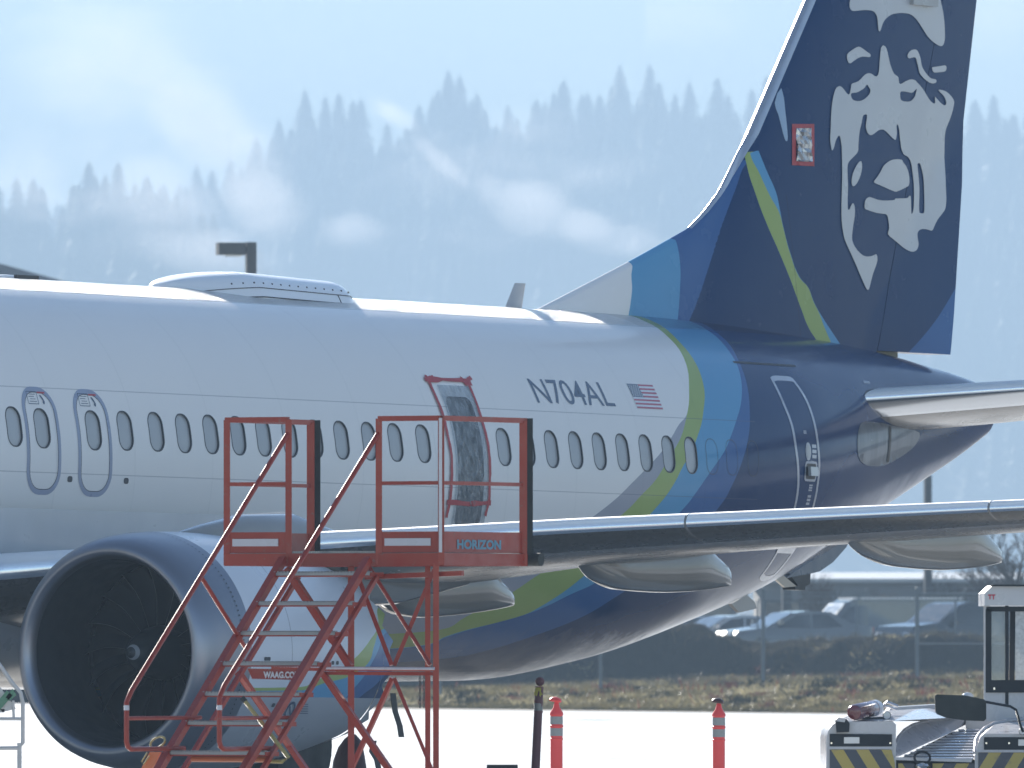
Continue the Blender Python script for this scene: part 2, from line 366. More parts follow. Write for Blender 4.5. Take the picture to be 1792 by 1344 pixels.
# windows: pane and seal ring
pq = NT('window_acrylic'); g1 = pq.noise(2.5, 3, stretch=(1, 1, .4)); spx = pq.n('ShaderNodeSeparateXYZ'); pq.l(pq.tc.outputs['Object'], spx.inputs[0])
pq.set(col=pq.mix(g1, (.33, .345, .36), (.46, .47, .48)), rough=.25, coat=.0, spec=.5); M['pane'] = pq.m
for X, z in WIN:
    fr = decal('window', [rrect(X-WW/2-.008, X+WW/2+.008, z-WH/2-.008, z+WH/2+.008, .122), rrect(X-WW/2+.006, X+WW/2-.006, z-WH/2+.006, z+WH/2-.006, .109)], fsurf, M['seal'], plane, .0015, .2)
    decal('pane', [rrect(X-WW/2+.001, X+WW/2-.001, z-WH/2+.001, z+WH/2-.001, .114)], fsurf, M['pane'], fr, -.018, .06)
def ring(Xa, Xb, za, zb, r, w_): return [rrect(Xa, Xb, za, zb, r), rrect(Xa+w_, Xb-w_, za+w_, zb-w_, max(.02, r-w_))]
for k, cxp in enumerate(((77, 768), (167, 772))):
    X, z = WIN[1+k]; z1 = FS(65, 677)[1] if k == 0 else FS(150, 681)[1]; z0 = FS(85, 866.5)[1] if k == 0 else FS(172, 870)[1]
    xa = FS(47, 800)[0] if k == 0 else FS(137, 800)[0]; xb = FS(107, 800)[0] if k == 0 else FS(196.5, 800)[0]
    dr = decal('overwing_exit', ring(xa, xb, z0, z1, .25, .052), fsurf, M['doorline'], plane, .003, .08)
    decal('door_gap', ring(xa+.052, xb-.052, z0+.052, z1-.052, .20, .007), fsurf, M['line'], dr, .0035, .1)
    pl = decal('placard', [rrect(X-.17, X+.02, z+.24, z+.37, .01, 2), rrect(X-.163, X+.013, z+.247, z+.363, .008, 2)], fsurf, M['reg'], dr, .004, .3)
    decal('placard', [[(X+.03, z+.35), (X+.17, z+.35), (X+.17, z+.368), (X+.03, z+.368)]], fsurf, M['redtape'], dr, .004, .3)
    for j in range(4): decal('placard_text', [[(X-.14+(j % 2)*.02, z+.265+.024*j), (X-.01-.015*(j % 3), z+.265+.024*j), (X-.01-.015*(j % 3), z+.271+.024*j), (X-.14+(j % 2)*.02, z+.271+.024*j)]], fsurf, M['reg'], dr, .004, .3)
    decal('placard_arrow', [smoothloop([(X+.06, z+.33), (X+.09, z+.33), (X+.13, z+.27), (X+.11, z+.24), (X+.09, z+.26), (X+.10, z+.28)], 2)], fsurf, M['reg'], dr, .004, .3)
    vx, vz = FS(*((122, 838.5) if k == 0 else (220.5, 841.5)))
    decal('static_vent', [rrect(vx-.045, vx+.045, vz-.03, vz+.03, .025)], fsurf, M['seal'], plane, .003, .3)
# plugged windows behind the last open one
for i in range(3):
    X, z = FS((1246, 1281, 1318)[i], (799, 800.5, 802.5)[i])
    decal('plugged_window', ring(X-WW/2, X+WW/2, z-WH/2, z+WH/2, .115, .006), fsurf, M['line'], plane, .002, .2)

# covered door opening
cav = NT('insulation_blanket'); n1 = cav.noise(5, 6, stretch=(1, 1, .5)); cav.set(col=cav.ramp(n1, [(.3, (.02, .03, .035)), (.7, (.10, .12, .13))]), rough=.6)
decal('door_cavity', [rrect(plx0+.072, plx1-.072, plz0+.022, plz1-.062, .10)], fsurf, cav.m, plane, -.055, .06)
pv, pt = patch([rrect(plx0+.005, plx1-.005, plz0, plz1+.06, .02)], .011)
def wrinkle(x, z):
    a = (z-plz0)/(plz1-plz0); wv = 0
    for k in range(14):
        c, ang, wd_ = rngw[k]; u = (x-plx0-.35)*math.cos(ang) + (z-plz0-.6)*math.sin(ang) - c; v_ = -(x-plx0-.35)*math.sin(ang) + (z-plz0-.6)*math.cos(ang)
        wv = wv + .008*np.exp(-(u/wd_)**2) * np.exp(-((v_-rngv[k])/.3)**2)
    return wv + .0012*np.sin(x*70+z*14+3*np.sin(z*9)) + .0010*np.sin(z*90+x*30+2*np.sin(x*22))
rngw = [(rng.uniform(-.5, .6), R(rng.choice([-38, -42, -30, 35, -50]) + rng.uniform(-8, 8)), rng.uniform(.006, .016)) for _ in range(14)]; rngv = rng.uniform(-.3, .35, 14)
yy = fus(pv[:, 0], pv[:, 1]) + .012 + wrinkle(pv[:, 0], pv[:, 1])
sh = NT('clear_plastic_sheet'); sh.set(col=(.34, .37, .40), rough=.14, spec=.8); tr = sh.n('ShaderNodeBsdfTransparent'); tr.inputs[0].default_value = (.86, .9, .93, 1)
mx = sh.n('ShaderNodeMixShader'); mk = sh.rng(sh.noise(14, 5, stretch=(1, 1, .5)), .35, .7, .22, .60); sh.l(mk, mx.inputs[0]); sh.l(tr.outputs[0], mx.inputs[1]); sh.l(sh.b.outputs[0], mx.inputs[2]); sh.l(mx.outputs[0], sh.out.inputs[0])
sh.set(nrm=sh.bump(sh.noise(28, 4, stretch=(1, 1, .6)), .5, .006)); M['plastic'] = sh.m
mesh('plastic_sheet', np.stack([pv[:, 0], -yy, pv[:, 1]], 1), pt, M['plastic'], plane, 180, recalc=False)
def ftape(pts, wd_, name='tape_strip', jag=.006):
    P = [np.array(FS(*p)) for p in pts]; P = smoothloop(P, 4, False); A, B = [], []
    for i, p in enumerate(P):
        t = P[min(i+1, len(P)-1)]-P[max(i-1, 0)]; t = t/np.linalg.norm(t); n_ = np.array([-t[1], t[0]]); e = rng.uniform(-jag, jag, 2); A.append(p+n_*(wd_/2+e[0])); B.append(p-n_*(wd_/2+e[1]))
    decal(name, [[tuple(p) for p in A + B[::-1]]], fsurf, M['redtape'], plane, .016, .1)
ftape([(747.4,665.5),(763.8,701),(774,728.8),(781.5,761.7),(787.9,797),(788.6,837.6),(786,870),(779,905.9)], .048)
ftape([(817,670.6),(837.2,721.2),(846,751.5),(852.4,782),(855.4,822.4),(855,845),(853.6,875.5),(847,903)], .046)
ftape([(745,663),(782,664),(821,668)], .052, jag=.012); ftape([(780,878),(818,881),(857,880)], .05, jag=.008)
for a, b in (((742,656),(752,674)), ((741,664),(757,660)), ((803,660),(816,672)), ((812,673),(822,660)), ((808,667),(823,671))): ftape([a, ((a[0]+b[0])/2, (a[1]+b[1])/2), b], .045, 'tape_tab', .01)

# registration, flag
def text2d(txt, bold=0.0):
    c = bpy.data.curves.new('t', 'FONT'); c.body = txt; c.offset = bold; c.resolution_u = 4; o = bpy.data.objects.new('t', c); COL.objects.link(o)
    bpy.context.view_layer.update(); me = bpy.data.meshes.new_from_object(o.evaluated_get(bpy.context.evaluated_depsgraph_get()))
    bm = bmesh.new(); bm.from_mesh(me); bmesh.ops.triangulate(bm, faces=bm.faces)
    for _ in range(2):
        bmesh.ops.subdivide_edges(bm, edges=[e for e in bm.edges if e.calc_length() > .12], cuts=1); bmesh.ops.triangulate(bm, faces=bm.faces)
    v = np.array([(p.co.x, p.co.y) for p in bm.verts]); f = [[p.index for p in t.verts] for t in bm.faces]; bm.free()
    bpy.data.objects.remove(o); bpy.data.curves.remove(c); bpy.data.meshes.remove(me)
    v -= v.min(0); v /= v.max(0); return v, f
v, f = text2d('N704AL', .003); xa, zb = FS(941, 705); xb = FS(1078, 712.4)[0]; za = FS(924, 662)[1]
X = xa + v[:, 0]*(xb-xa); Z = zb + v[:, 1]*(za-zb)
mesh('registration_letters', np.stack([X, -fus(X, Z)-.004, Z], 1), f, M['reg'], plane, recalc=False)
fx0 = FS(1093.5, 671.2)[0]; fx1 = FS(1139, 672.7)[0]; fz1 = FS(1100, 671.5)[1]; fz0 = FS(1130, 715)[1]; fx1 = FS(1159.5, 715.4)[0]; fx0 = FS(1115, 714)[0]
flag = decal('flag', [[(fx0, fz0), (fx1, fz0), (fx1, fz1), (fx0, fz1)]], fsurf, M['flagwhite'], plane, .003, .1)
hs = (fz1-fz0)/13
for i in range(0, 13, 2):
    xl = fx0 + (.42*(fx1-fx0) if i >= 6 else 0); decal('stripe', [[(xl, fz0+hs*i), (fx1, fz0+hs*i), (fx1, fz0+hs*(i+1)), (xl, fz0+hs*(i+1))]], fsurf, M['flagred'], flag, .0045, .2)
cxw = .42*(fx1-fx0); decal('canton', [[(fx0, fz0+hs*6), (fx0+cxw, fz0+hs*6), (fx0+cxw, fz1), (fx0, fz1)]], fsurf, M['reg'], flag, .0045, .1)
st = []
for r_ in range(9):
    for c_ in range(6 if r_ % 2 == 0 else 5):
        sx = fx0 + cxw*((c_*2+1+(r_ % 2))/12); sz = fz1 - 7*hs*(r_+1)/10; st.append([(sx+.012*(1 if k % 2 == 0 else .45)*math.sin(k*math.pi/5), sz+.012*(1 if k % 2 == 0 else .45)*math.cos(k*math.pi/5)) for k in range(10)])
decal('stars', st, fsurf, M['flagwhite'], flag, .006, 1)

# aft service door outline, window, handle
def pathring(outer, w_):
    O_ = [np.array(p) for p in outer]; c = sum(O_)/len(O_); I_ = []
    for i, p in enumerate(O_):
        t = O_[(i+1) % len(O_)]-O_[i-1]; t /= np.linalg.norm(t); n_ = np.array([-t[1], t[0]]); n_ = n_ if n_ @ (c-p) > 0 else -n_; I_.append(p+n_*w_)
    return [[tuple(p) for p in O_], [tuple(p) for p in I_]]
lf = [(1350,666),(1369.2,706.9),(1383.3,743.6),(1390.4,783.2),(1394.6,822.8),(1392,873)]; rt = [(1428,871.4),(1431.4,851),(1435,817),(1432.8,780.4),(1425.7,738),(1411.6,698.4),(1391,667)]
lf = [FS(*p) for p in lf]; rt = [FS(*p) for p in rt]; xl, xr = lf[-1][0], rt[0][0]; zb = -1.0
tp = [FS(*p) for p in ((1384,660.5),(1377,658.5),(1356,657.2),(1349,659.5))]
out = smoothloop(lf + [(xl+.02, zb+.15), (xl+.1, zb), (xr-.08, zb+.0), (xr, zb+.15)] + rt + tp, 3)
ad = decal('aft_door', pathring(out, .055), fsurf, M['doorlight'], plane, .004, .1)
X, z = FS(1414, 790); decal('door_window_trim', [smoothloop([(X+.075*math.cos(a), z+.10*math.sin(a)) for a in np.linspace(0, 2*math.pi, 16)[:-1]], 2)], fsurf, M['doorlight'], ad, .006, .2)
decal('door_window', [smoothloop([(X+.052*math.cos(a), z+.078*math.sin(a)) for a in np.linspace(0, 2*math.pi, 16)[:-1]], 2)], fsurf, M['pane'], ad, .009, .2)
X, z = FS(1418.5, 825); decal('handle_recess', [rrect(X-.16, X+.16, z-.10, z+.10, .04)], fsurf, M['black'], ad, .004, .2)
hb = MB(); ya = float(fus(X, z)); hb.frame_box(L3(X, ya+.035, z), (.13, .03, 0), (0, .018, 0), (0, .004, .05)); hb.build('door_handle', M['grey_paint'], ad, 30)
decal('handle_trim', [rrect(X-.17, X+.17, z-.11, z+.11, .045), rrect(X-.145, X+.145, z-.085, z+.085, .035)], fsurf, M['doorlight'], ad, .006, .2)
for (px, py, a, b) in ((1424.5,788.5,.06,.17), (1408,756,.04,.04), (1418,853,.05,.08), (1414.5,874,.05,.12), (1516,668.5,.10,.03), (1522.5,695.5,.05,.05), (1421,808,.05,.02), (1526,772.5,.03,.05)):
    X, z = FS(px, py)
    for k in range(3): decal('placard_text', [[(X-a, z-b/2+k*b/3), (X+a, z-b/2+k*b/3), (X+a, z-b/2+k*b/3+b*.22), (X-a, z-b/2+k*b/3+b*.22)]], fsurf, M['doorlight'], ad, .005, .4)
X, z = FS(1355, 638); decal('drain_slot', [rrect(X-1.0, X+.55, z-.012, z+.012, .01)], fsurf, M['line'], plane, .003, .3)

# stabiliser cut-out plate on the tail side
sp_ = smoothloop([FS(*p) for p in ((1500,770),(1504,745),(1515,738),(1545,741),(1575,748),(1608,757),(1600,780),(1575,800),(1545,815),(1515,814),(1502,800))], 3)
sq = NT('worn_metal_plate'); sq.set(col=sq.ramp(sq.noise(5, 6, stretch=(1.2, 1, .4)), [(.3, (.035, .06, .10)), (.7, (.11, .14, .18))]), rough=.35, metal=.5, coat=.3)
decal('stabiliser_plate', [sp_], fsurf, sq.m, plane, .006, .1)
X, z = FS(1556, 765); decal('slot', [rrect(X-.03, X+.05, z-.28, z+.12, .02)], fsurf, M['black'], plane, .012, .2)

# ---------------------------------------------------------------- fin, rudder
LEpx = [(1436,-60),(1410,0),(1307.6,236.5),(1291.5,265),(1275,300),(1257.5,335),(1230,372),(1203.7,399.5),(1150,430),(1098,459),(1000,510),(936,543)]
LEp = [hitY(*p) for p in LEpx]; lez = [p[2] for p in LEp][::-1]; leX = [p[0] for p in LEp][::-1]
te0, te1 = hitY(1641, 622), hitY(1709, 0); ZTOP = 8.75
sl_le = (LEp[1][0]-LEp[2][0])/(LEp[1][2]-LEp[2][2])
def XLE(z): z = np.asarray(z, float); return np.where(z > lez[-2], leX[-2] + sl_le*(z-lez[-2]), np.interp(z, lez, leX))
def XLEm(z): return LEp[2][0] + sl_le*(np.asarray(z, float)-LEp[2][2])
def XTE(z): return te0[0] + (te1[0]-te0[0])/(te1[2]-te0[2])*(np.asarray(z, float)-te0[2])
h0, h1 = hitY(1514, 605), hitY(1584.7, 260)
def XH(z): return h0[0] + (h1[0]-h0[0])/(h1[2]-h0[2])*(np.asarray(z, float)-h0[2])
def naca(u, t): u = np.clip(u, 0, 1); return 5*t*(.2969*np.sqrt(u)-.126*u-.3516*u**2+.2843*u**3-.1030*u**4)
def fin(X, z):
    X = np.asarray(X, float); z = np.asarray(z, float); c = XTE(z)-XLEm(z); m = c*naca((X-XLEm(z))/c, .085)
    m = np.where(X < XLEm(z), 0, m); d = np.clip(X-XLE(z), 0, None); k = .13*(1-np.exp(-d/.5))*np.clip((4.3-z)/2.4, 0, 1) + .035*np.sqrt(np.clip(d/.12, 0, 1))*np.clip((4.2-z)/.6, 0, 1)
    s1 = np.clip((d)/.02, 0, 1); return np.maximum(m, k)*np.where(X < XLEm(z), 1, s1)
def finmesh(name, xa, xb, z0f, zs, m, parent, nu=40, close_top=True):
    V = []; Fc = []; u = (1-np.cos(np.linspace(0, math.pi/1.0, nu)))/2 if xa is XLE else np.linspace(0, 1, nu)
    for z in zs:
        a, b = float(xa(z)), float(xb(z)); X = a+(b-a)*u; Z = np.maximum(z, z0f(X)) if z0f else np.full(nu, z); y = fin(X, Z)
        V += list(zip(X, -y, Z)) + list(zip(X, y, Z))
    n = 2*nu
    for i in range(len(zs)-1):
        for j in range(nu-1):
            Fc.append((i*n+j, i*n+j+1, (i+1)*n+j+1, (i+1)*n+j)); Fc.append((i*n+nu+j, (i+1)*n+nu+j, (i+1)*n+nu+j+1, i*n+nu+j+1))
        for j in (0, nu-1): Fc.append((i*n+j, (i+1)*n+j, (i+1)*n+nu+j, i*n+nu+j))
    for i in (0, len(zs)-1):
        for j in range(nu-1): Fc.append((i*n+j, i*n+nu+j, i*n+nu+j+1, i*n+j+1))
    return mesh(name, V, Fc, m, parent, 40)
def FN(px, py): p = hitS(px, py, lambda X, z: float(fin(X, z)), .15); return (p[0], p[2])
fb_l = [(1099.8,458.2),(1104.9,483.5),(1106,506),(1103.6,529),(1099.8,551.8)]; fb_m = [(1179.5,417.7),(1187,438),(1190.9,475.9),(1190,505),(1188.4,531.5),(1185.9,559.4)]
fb_n = [(1307,280),(1299,296.5),(1290,323),(1272,371),(1254.4,418.6),(1236.5,478),(1221.7,522.7),(1206.8,560)]
g_l = [(1308,293.6),(1322.9,341),(1340.7,388.8),(1361.5,436.4),(1382.4,487),(1403.2,543.6),(1415,573.3),(1430,597)]
g_r = [(1314,272.7),(1328.8,302.5),(1346.7,341),(1364.5,374),(1370.5,397.7),(1382.4,442.4),(1400,487),(1413.6,502),(1424,528.7),(1433,546.5),(1442,570.4),(1455.3,601.6)]
g_b = [(1318,240),(1324,254.9),(1340.7,296.5),(1358.6,338.2),(1364.5,365),(1371,397.7),(1383,442.4),(1400.6,487),(1414,502),(1424.5,528.7),(1434,546.5),(1471.7,604.6)]
def col(P, zt=None, Xt=None, below=None):
    Q = sorted([FN(*p) for p in P], key=lambda p: p[1]); Q = [(Q[0][0] + (Q[0][0]-Q[1][0])*.6, Q[0][1]-abs(Q[0][1]-Q[1][1])*.6)] + Q
    if zt: Q += [(Xt, Q[-1][1]+.05), (Xt, zt)]
    return Q
def fin_extra(q, c_):
    rd = q.math('LESS_THAN', q.math('ABSOLUTE', q.math('SUBTRACT', q.x, q.math('MULTIPLY_ADD', q.z, -.17, 13.16))), .006)
    rd2 = q.math('MULTIPLY', rd, q.math('LESS_THAN', q.z, 3.3))
    q.set(nrm=q.bump(q.noise(1.4, 3), .12, .03)); return q.mix(q.math('MULTIPLY', rd2, .5), c_, (.01, .015, .03))
FV = dict(z0=1.3, z1=ZTOP, X0=7, X1=19)
M['fin'] = livery('fin_livery_paint', WHITE, [(col(fb_l, 3.3, 9.4), LBLUE), (col(fb_m, 3.4, 10.0), MBLUE), (col(fb_n, ZTOP, 11.5), NAVY), (col([(1304,262)] + g_l, ZTOP, 12.2+3), GREEN), (col([(1311,262)] + g_r, ZTOP, 12.1+4), LBLUE), (col(g_b, ZTOP, 12.0+3), NAVY)], coat=.0, rough=.22, spec=.10, extra=fin_extra, **FV)
# the green stripe starts at the leading edge, so above it all four borders fold onto the navy
tt = [FN(*p) for p in ((1590,616.5),(1648.3,544.6))]
M['rudder'] = livery('rudder_livery_paint', NAVY, [([(tt[0][0]-.6, tt[0][1]-.3*1.0), tt[0], tt[1], (tt[1][0]+3, tt[1][1]+3.)], MBLUE)], z0=1.3, z1=6.0, X0=7, X1=19, coat=.0, rough=.22, spec=.10)
crown = lambda X: section(np.asarray(X))[0] - .06
zf = np.concatenate([np.linspace(1.60, 3.9, 34), np.linspace(4.05, ZTOP, 16)])
XH2 = lambda z: XH(z)
fin_o = finmesh('fin', XLE, XH2, None, zf, M['fin'], plane, 64)
rz0 = hitY(1517, 614)[2]; rzs = [rz0-.0] + list(np.linspace(rz0+.1, ZTOP, 20))
def rud0(X): return np.full_like(X, rz0)
rud = finmesh('rudder', lambda z: XH(z)+.018, XTE, None, rzs, M['rudder'], plane, 16)
rb = MB(); x0_, x1_ = float(XH(rz0))+.1, float(XTE(rz0))-.1
rb.prism([L3(x0_, .09, rz0-.002), L3(x1_-.9, .05, rz0-.002), L3(x1_-.9, -.05, rz0-.002), L3(x0_, -.09, rz0-.002)], (0, 0, -.06)); rb.build('rudder_seal', mat('olive_primer', (.20, .19, .12), .6), rud)
# metal leading edge
V = []; Fc = []; zl = np.linspace(LEp[7][2]+.0, ZTOP, 60); nu = 9
for z in zl:
    f_ = min(1, (z-LEp[7][2])/.9); wl = .04 + .06*f_; X = float(XLE(z)) - .006 + np.linspace(0, 1, nu)**1.6*wl; y = fin(X+.006, np.full(nu, z)) + .005; y[0] = .004
    V += list(zip(X, -y, [z]*nu)) + list(zip(X[::-1], y[::-1], [z]*nu))
n = 2*nu
for i in range(len(zl)-1):
    for j in range(n): Fc.append((i*n+j, i*n+(j+1) % n, (i+1)*n+(j+1) % n, (i+1)*n+j))
mesh('leading_edge', V, Fc, M['alu_satin'], plane, 50)
lb = [FN(*p) for p in ((1300,240),(1324,247),(1321,262),(1297,257))]

# emblem on the fin
def U(*a): return [(1400+x/5.17, y/5.17) for x, y in a]
def Lo(*a): return [(1400+x/4.976, 250+y/4.976) for x, y in a]
face = U((345,780),(320,795),(305,830),(290,890),(280,960),(273,1050),(270,1150),(266,1220),(266,1280)) + Lo((260,15),(268,60),(278,63),(290,35),(302,-15)) + U((335,1235),(347,1228),(358,1250),(365,1300)) + \
 Lo((355,30),(357,100),(360,250),(357,400),(353,550),(355,680),(368,780),(385,850),(420,930),(470,1040),(520,1160),(560,1250),(578,1278),(592,1275),(605,1230),(625,1150),(650,1080),(665,1030),(665,990),(655,970),(640,975),(620,985),(580,990),(545,982),(505,950),(470,905),(450,860),(445,820),(450,760),(462,680),(470,620),(470,570),(462,535),(450,527),(435,550),(425,575),(415,582),(408,570),(407,480),(410,380),(407,300),(405,220),(412,175),(440,140),(480,100),(498,70),(500,30)) + \
 U((525,1240),(535,1170),(550,1110),(558,1060),(568,1042),(585,1035),(597,1040),(597,1070),(590,1110),(588,1150),(598,1190),(615,1215),(635,1223),(660,1212),(700,1180),(735,1172),(765,1185),(800,1220),(830,1250),(852,1265),(863,1250),(868,1200),(865,1140),(872,1125),(882,1140),(890,1180),(895,1240),(903,1300)) + \
 Lo((872,40),(885,80),(900,105),(930,120),(950,150),(965,200),(975,280),(983,360),(985,450),(983,540),(978,590),(970,615),(962,612),(960,560),(958,500),(955,465),(945,462),(930,478),(905,483),(820,485),(818,497),(740,503),(680,498),(640,485),(600,472),(575,482),(560,505),(555,540),(555,568),(570,580),(610,595),(660,610),(720,618),(745,625),(758,650),(765,700),(768,750),(757,795),(800,835),(860,885),(920,930),(965,948),(1000,940),(1018,915),(1025,880),(1018,840),(1015,800),(1020,775),(1040,755),(1070,750),(1110,757),(1135,765),(1150,755),(1165,720),(1190,670),(1220,630),(1250,590),(1262,550),(1266,480),(1262,380),(1258,280),(1252,180),(1250,80),(1250,20)) + \
 U((1303,1220),(1315,1160),(1340,1100),(1365,1030),(1380,970),(1387,930),(1380,900),(1360,870),(1330,840),(1300,822),(1262,812),(1245,815),(1255,830),(1285,860),(1305,890),(1315,925),(1312,945),(1295,953),(1270,935),(1240,905),(1215,875),(1213,895),(1215,925),(1205,937),(1185,925),(1165,905),(1140,865),(1110,815),(1080,775),(1050,745),(1035,727),(1000,718),(965,727),(930,745),(905,760),(890,752),(885,730),(882,700),(870,688),(845,670),(825,630),(805,570),(790,500),(775,440),(755,415),(740,413),(725,435),(718,490),(712,560),(708,630),(700,670),(685,690),(665,687),(640,668),(610,663),(580,675),(550,705),(520,735),(480,750),(458,762),(452,800),(442,845),(430,855),(412,840),(390,810),(365,785))
eyes = [U((455,845),(500,838),(540,820),(575,795),(597,765),(612,785),(628,810),(625,840),(600,875),(560,905),(520,915),(480,908),(458,885)), U((903,830),(940,828),(985,838),(1015,835),(1048,803),(1040,840),(1030,875),(1000,910),(965,920),(925,915),(903,900),(898,860)), Lo((1015,185),(1035,178),(1050,220),(1065,290),(1072,380),(1075,480),(1075,580),(1068,612),(1040,612),(1030,595),(1030,500),(1032,400),(1025,300),(1018,230))]
hair = U((445,0),(440,60),(455,90),(480,100),(560,92),(620,93),(660,105),(685,140),(695,190),(700,260),(710,285),(722,270),(740,215),(760,180),(790,150),(830,128),(890,118),(950,120),(1000,135),(1045,175),(1090,240),(1140,320),(1180,365),(1225,400),(1262,417),(1285,410),(1300,370),(1303,300),(1298,200),(1285,100),(1262,0),(1230,-90),(1130,-190),(960,-250),(740,-250),(560,-190),(470,-100))
isl = [U((420,490),(450,462),(490,435),(525,422),(560,440),(600,470),(628,490),(630,510),(615,517),(560,512),(520,525),(480,550),(450,572),(430,565),(418,530)),
 U((968,520),(966,495),(980,470),(1005,452),(1035,447),(1055,460),(1070,490),(1085,540),(1092,590),(1110,630),(1145,680),(1180,710),(1215,717),(1227,730),(1222,747),(1200,755),(1165,748),(1125,720),(1090,685),(1072,655),(1062,610),(1050,560),(1040,525),(1020,518),(985,528)),
 U((1188,625),(1188,610),(1210,605),(1260,598),(1300,592),(1315,600),(1317,625),(1305,645),(1270,652),(1220,656),(1198,650)),
 Lo((520,158),(530,175),(532,220),(520,280),(500,330),(475,368),(458,378),(445,365),(442,320),(452,270),(470,225),(495,180)),
 Lo((640,330),(670,290),(700,240),(720,200),(760,165),(800,147),(850,143),(883,150),(888,165),(920,210),(940,270),(945,330),(940,370),(920,385),(880,405),(832,425),(800,418),(740,392),(680,365),(640,347))]
finL = lambda X, z: fin(X, z)
loops = [smoothloop([FN(*p) for p in q_], 2) for q_ in [face, hair] + eyes + isl]
decal('emblem', loops, finL, M['emblem'], plane, .012, .14)
q_ = [FN(*p) for p in ((1366.8,154),(1373.9,197),(1378,240),(1376,247),(1373,244),(1368.6,229),(1361.4,200.6),(1355,180))]
decal('pale_flash', [smoothloop(q_, 2)], finL, mat('pale_blue_paint', (.25, .36, .50), .35, coat=.6), plane, .005, .2)
cq = [FN(*p) for p in ((1385,217),(1424,217),(1424,291),(1385,289))]; c0 = sum(np.array(p) for p in cq)/4
ci = [tuple(c0+(np.array(p)-c0)*np.array([.66, .80])) for p in cq]
cov = decal('probe_cover', [cq, ci], finL, M['redtape'], plane, .008, .15)
v, tri = patch([ci], .045); y = fin(v[:, 0], v[:, 1]) + .006 + rng.uniform(0, .03, len(v))
fl = NT('crumpled_foil'); fl.set(col=fl.ramp(fl.noise(6, 3), [(.40, (.35, .05, .06)), (.48, (.5, .52, .55))]), metal=.9, rough=.25)
mesh('foil', np.stack([v[:, 0], -y, v[:, 1]], 1), tri, mat('crumpled_foil_silver', (.42, .43, .45), .28, metal=.9), cov, recalc=False)
X, z = FN(1610, 4); hb = MB(); hb.frame_box(L3(X, float(fin(X, z))+.04, z), (.28, 0, 0), (0, .04, 0), (0, 0, .04)); hb.build('hinge_fairing', M['grey_paint'], plane)

# ---------------------------------------------------------------- radome, blade antenna, crown hatch
def dome(name, X0, X1, zb0, zb1, h, wd_, m, parent, nose=.35, tail=.12):
    V = []; Fc = []; n = 28; st_ = np.concatenate([[0, .01, .03, .06], np.linspace(.1, .9, 22), [.94, .97, .985, 1]])
    for u in st_:
        s_ = min(1, (u/nose)**.5 if u < nose else 1)*min(1, ((1-u)/tail)**.5 if 1-u < tail else 1); hh = h*s_*(1-.30*u); ww = wd_*min(1, max(.02, s_)**.8); X = X0+(X1-X0)*u; zb_ = zb0+(zb1-zb0)*u
        for j in range(n+1):
            a = math.pi*j/n; cc, ss = math.cos(a), math.sin(a); V.append((X, -ww*math.copysign(abs(cc)**.62, cc), zb_-.30*(abs(cc)**3) + hh*ss**.55 if ss > 1e-6 else zb_-.30*(abs(cc)**3)))
    for i in range(len(st_)-1):
        for j in range(n): Fc.append((i*(n+1)+j, i*(n+1)+j+1, (i+1)*(n+1)+j+1, (i+1)*(n+1)+j))
    return mesh(name, V, Fc, m, parent, 60)
r0 = hitY(272, 500); r1 = hitY(577, 526)
dm = NT('radome_white'); spd = dm.n('ShaderNodeSeparateXYZ'); dm.l(dm.tc.outputs['Object'], spd.inputs[0])
dm.set(col=(.76, .78, .81), rough=.35, coat=.6, nrm=dm.bump(dm.noise(90, 3, rough=.7), dm.rng(spd.outputs[2], 1.98, 2.05, .05, .8), .012)); M['radome'] = dm.m
rad = dome('antenna_radome', r0[0], r1[0], 1.87, 1.86, .235, .62, M['radome'], plane)
def dpt(u, adeg, off=.004, nose=.35, tail=.12, h=.235, wd_=.62):
    s_ = min(1, (u/nose)**.5 if u < nose else 1)*min(1, ((1-u)/tail)**.5 if 1-u < tail else 1); a = R(180-adeg); cc, ss = math.cos(a), math.sin(a)
    return (r0[0]+(r1[0]-r0[0])*u, -((wd_*min(1, max(.02, s_)**.8))*abs(cc)**.62*-1-off)*-1, 1.87-.01*u-.30*abs(cc)**3+h*s_*(1-.30*u)*ss**.55)
lo = MB(); lo.tube([dpt(u, 29) for u in np.linspace(.12, .995, 40)], .007, 6); lo.tube([dpt(u, 41) for u in np.linspace(.10, .985, 40)], .0045, 6); lo.tube([dpt(.80, a_) for a_ in (29, 33, 37, 41)], .004, 6); lo.build('radome_seam', M['line'], rad)
boltm = mat('steel_bolt', (.12, .12, .13), .4, metal=.6)
for k in range(15):
    bt = MB(); bt.sphere(dpt(.24+.05*k, 48, .0), .011, 4); bt.build('bolt', boltm, rad)
bl0 = hitY(882, 538); bl1 = hitY(898, 497)
bb = MB(); bx, bz = bl0[0], 1.85
sec = [(0, .0), (.04, .022), (.14, .030), (.30, .018), (.36, 0), (.30, -.018), (.14, -.030), (.04, -.022)]
V = [L3(bx+a, b, bz) for a, b in sec] + [L3(bx+.22+a*.62, b*.7, bz+.30) for a, b in sec]; bb.add(V, [tuple(range(8))[::-1], tuple(range(8, 16))] + [(i, (i+1) % 8, 8+(i+1) % 8, 8+i) for i in range(8)])
bb.build('blade_antenna', mat('antenna_grey', (.38, .40, .43), .45), plane, 40)
k0, k1 = hitY(2, 484), hitY(54, 487)
dome('crown_hatch', k0[0]-.2, k1[0], 1.86, 1.86, .06, .16, M['white'], plane, .3, .3)
hb = MB(); hb.frame_box(L3((k0[0]+k1[0])/2-.02, .14, 1.885), (.20, 0, 0), (0, .02, 0), (0, 0, .026)); hb.build('hatch_grille', M['black'], plane)

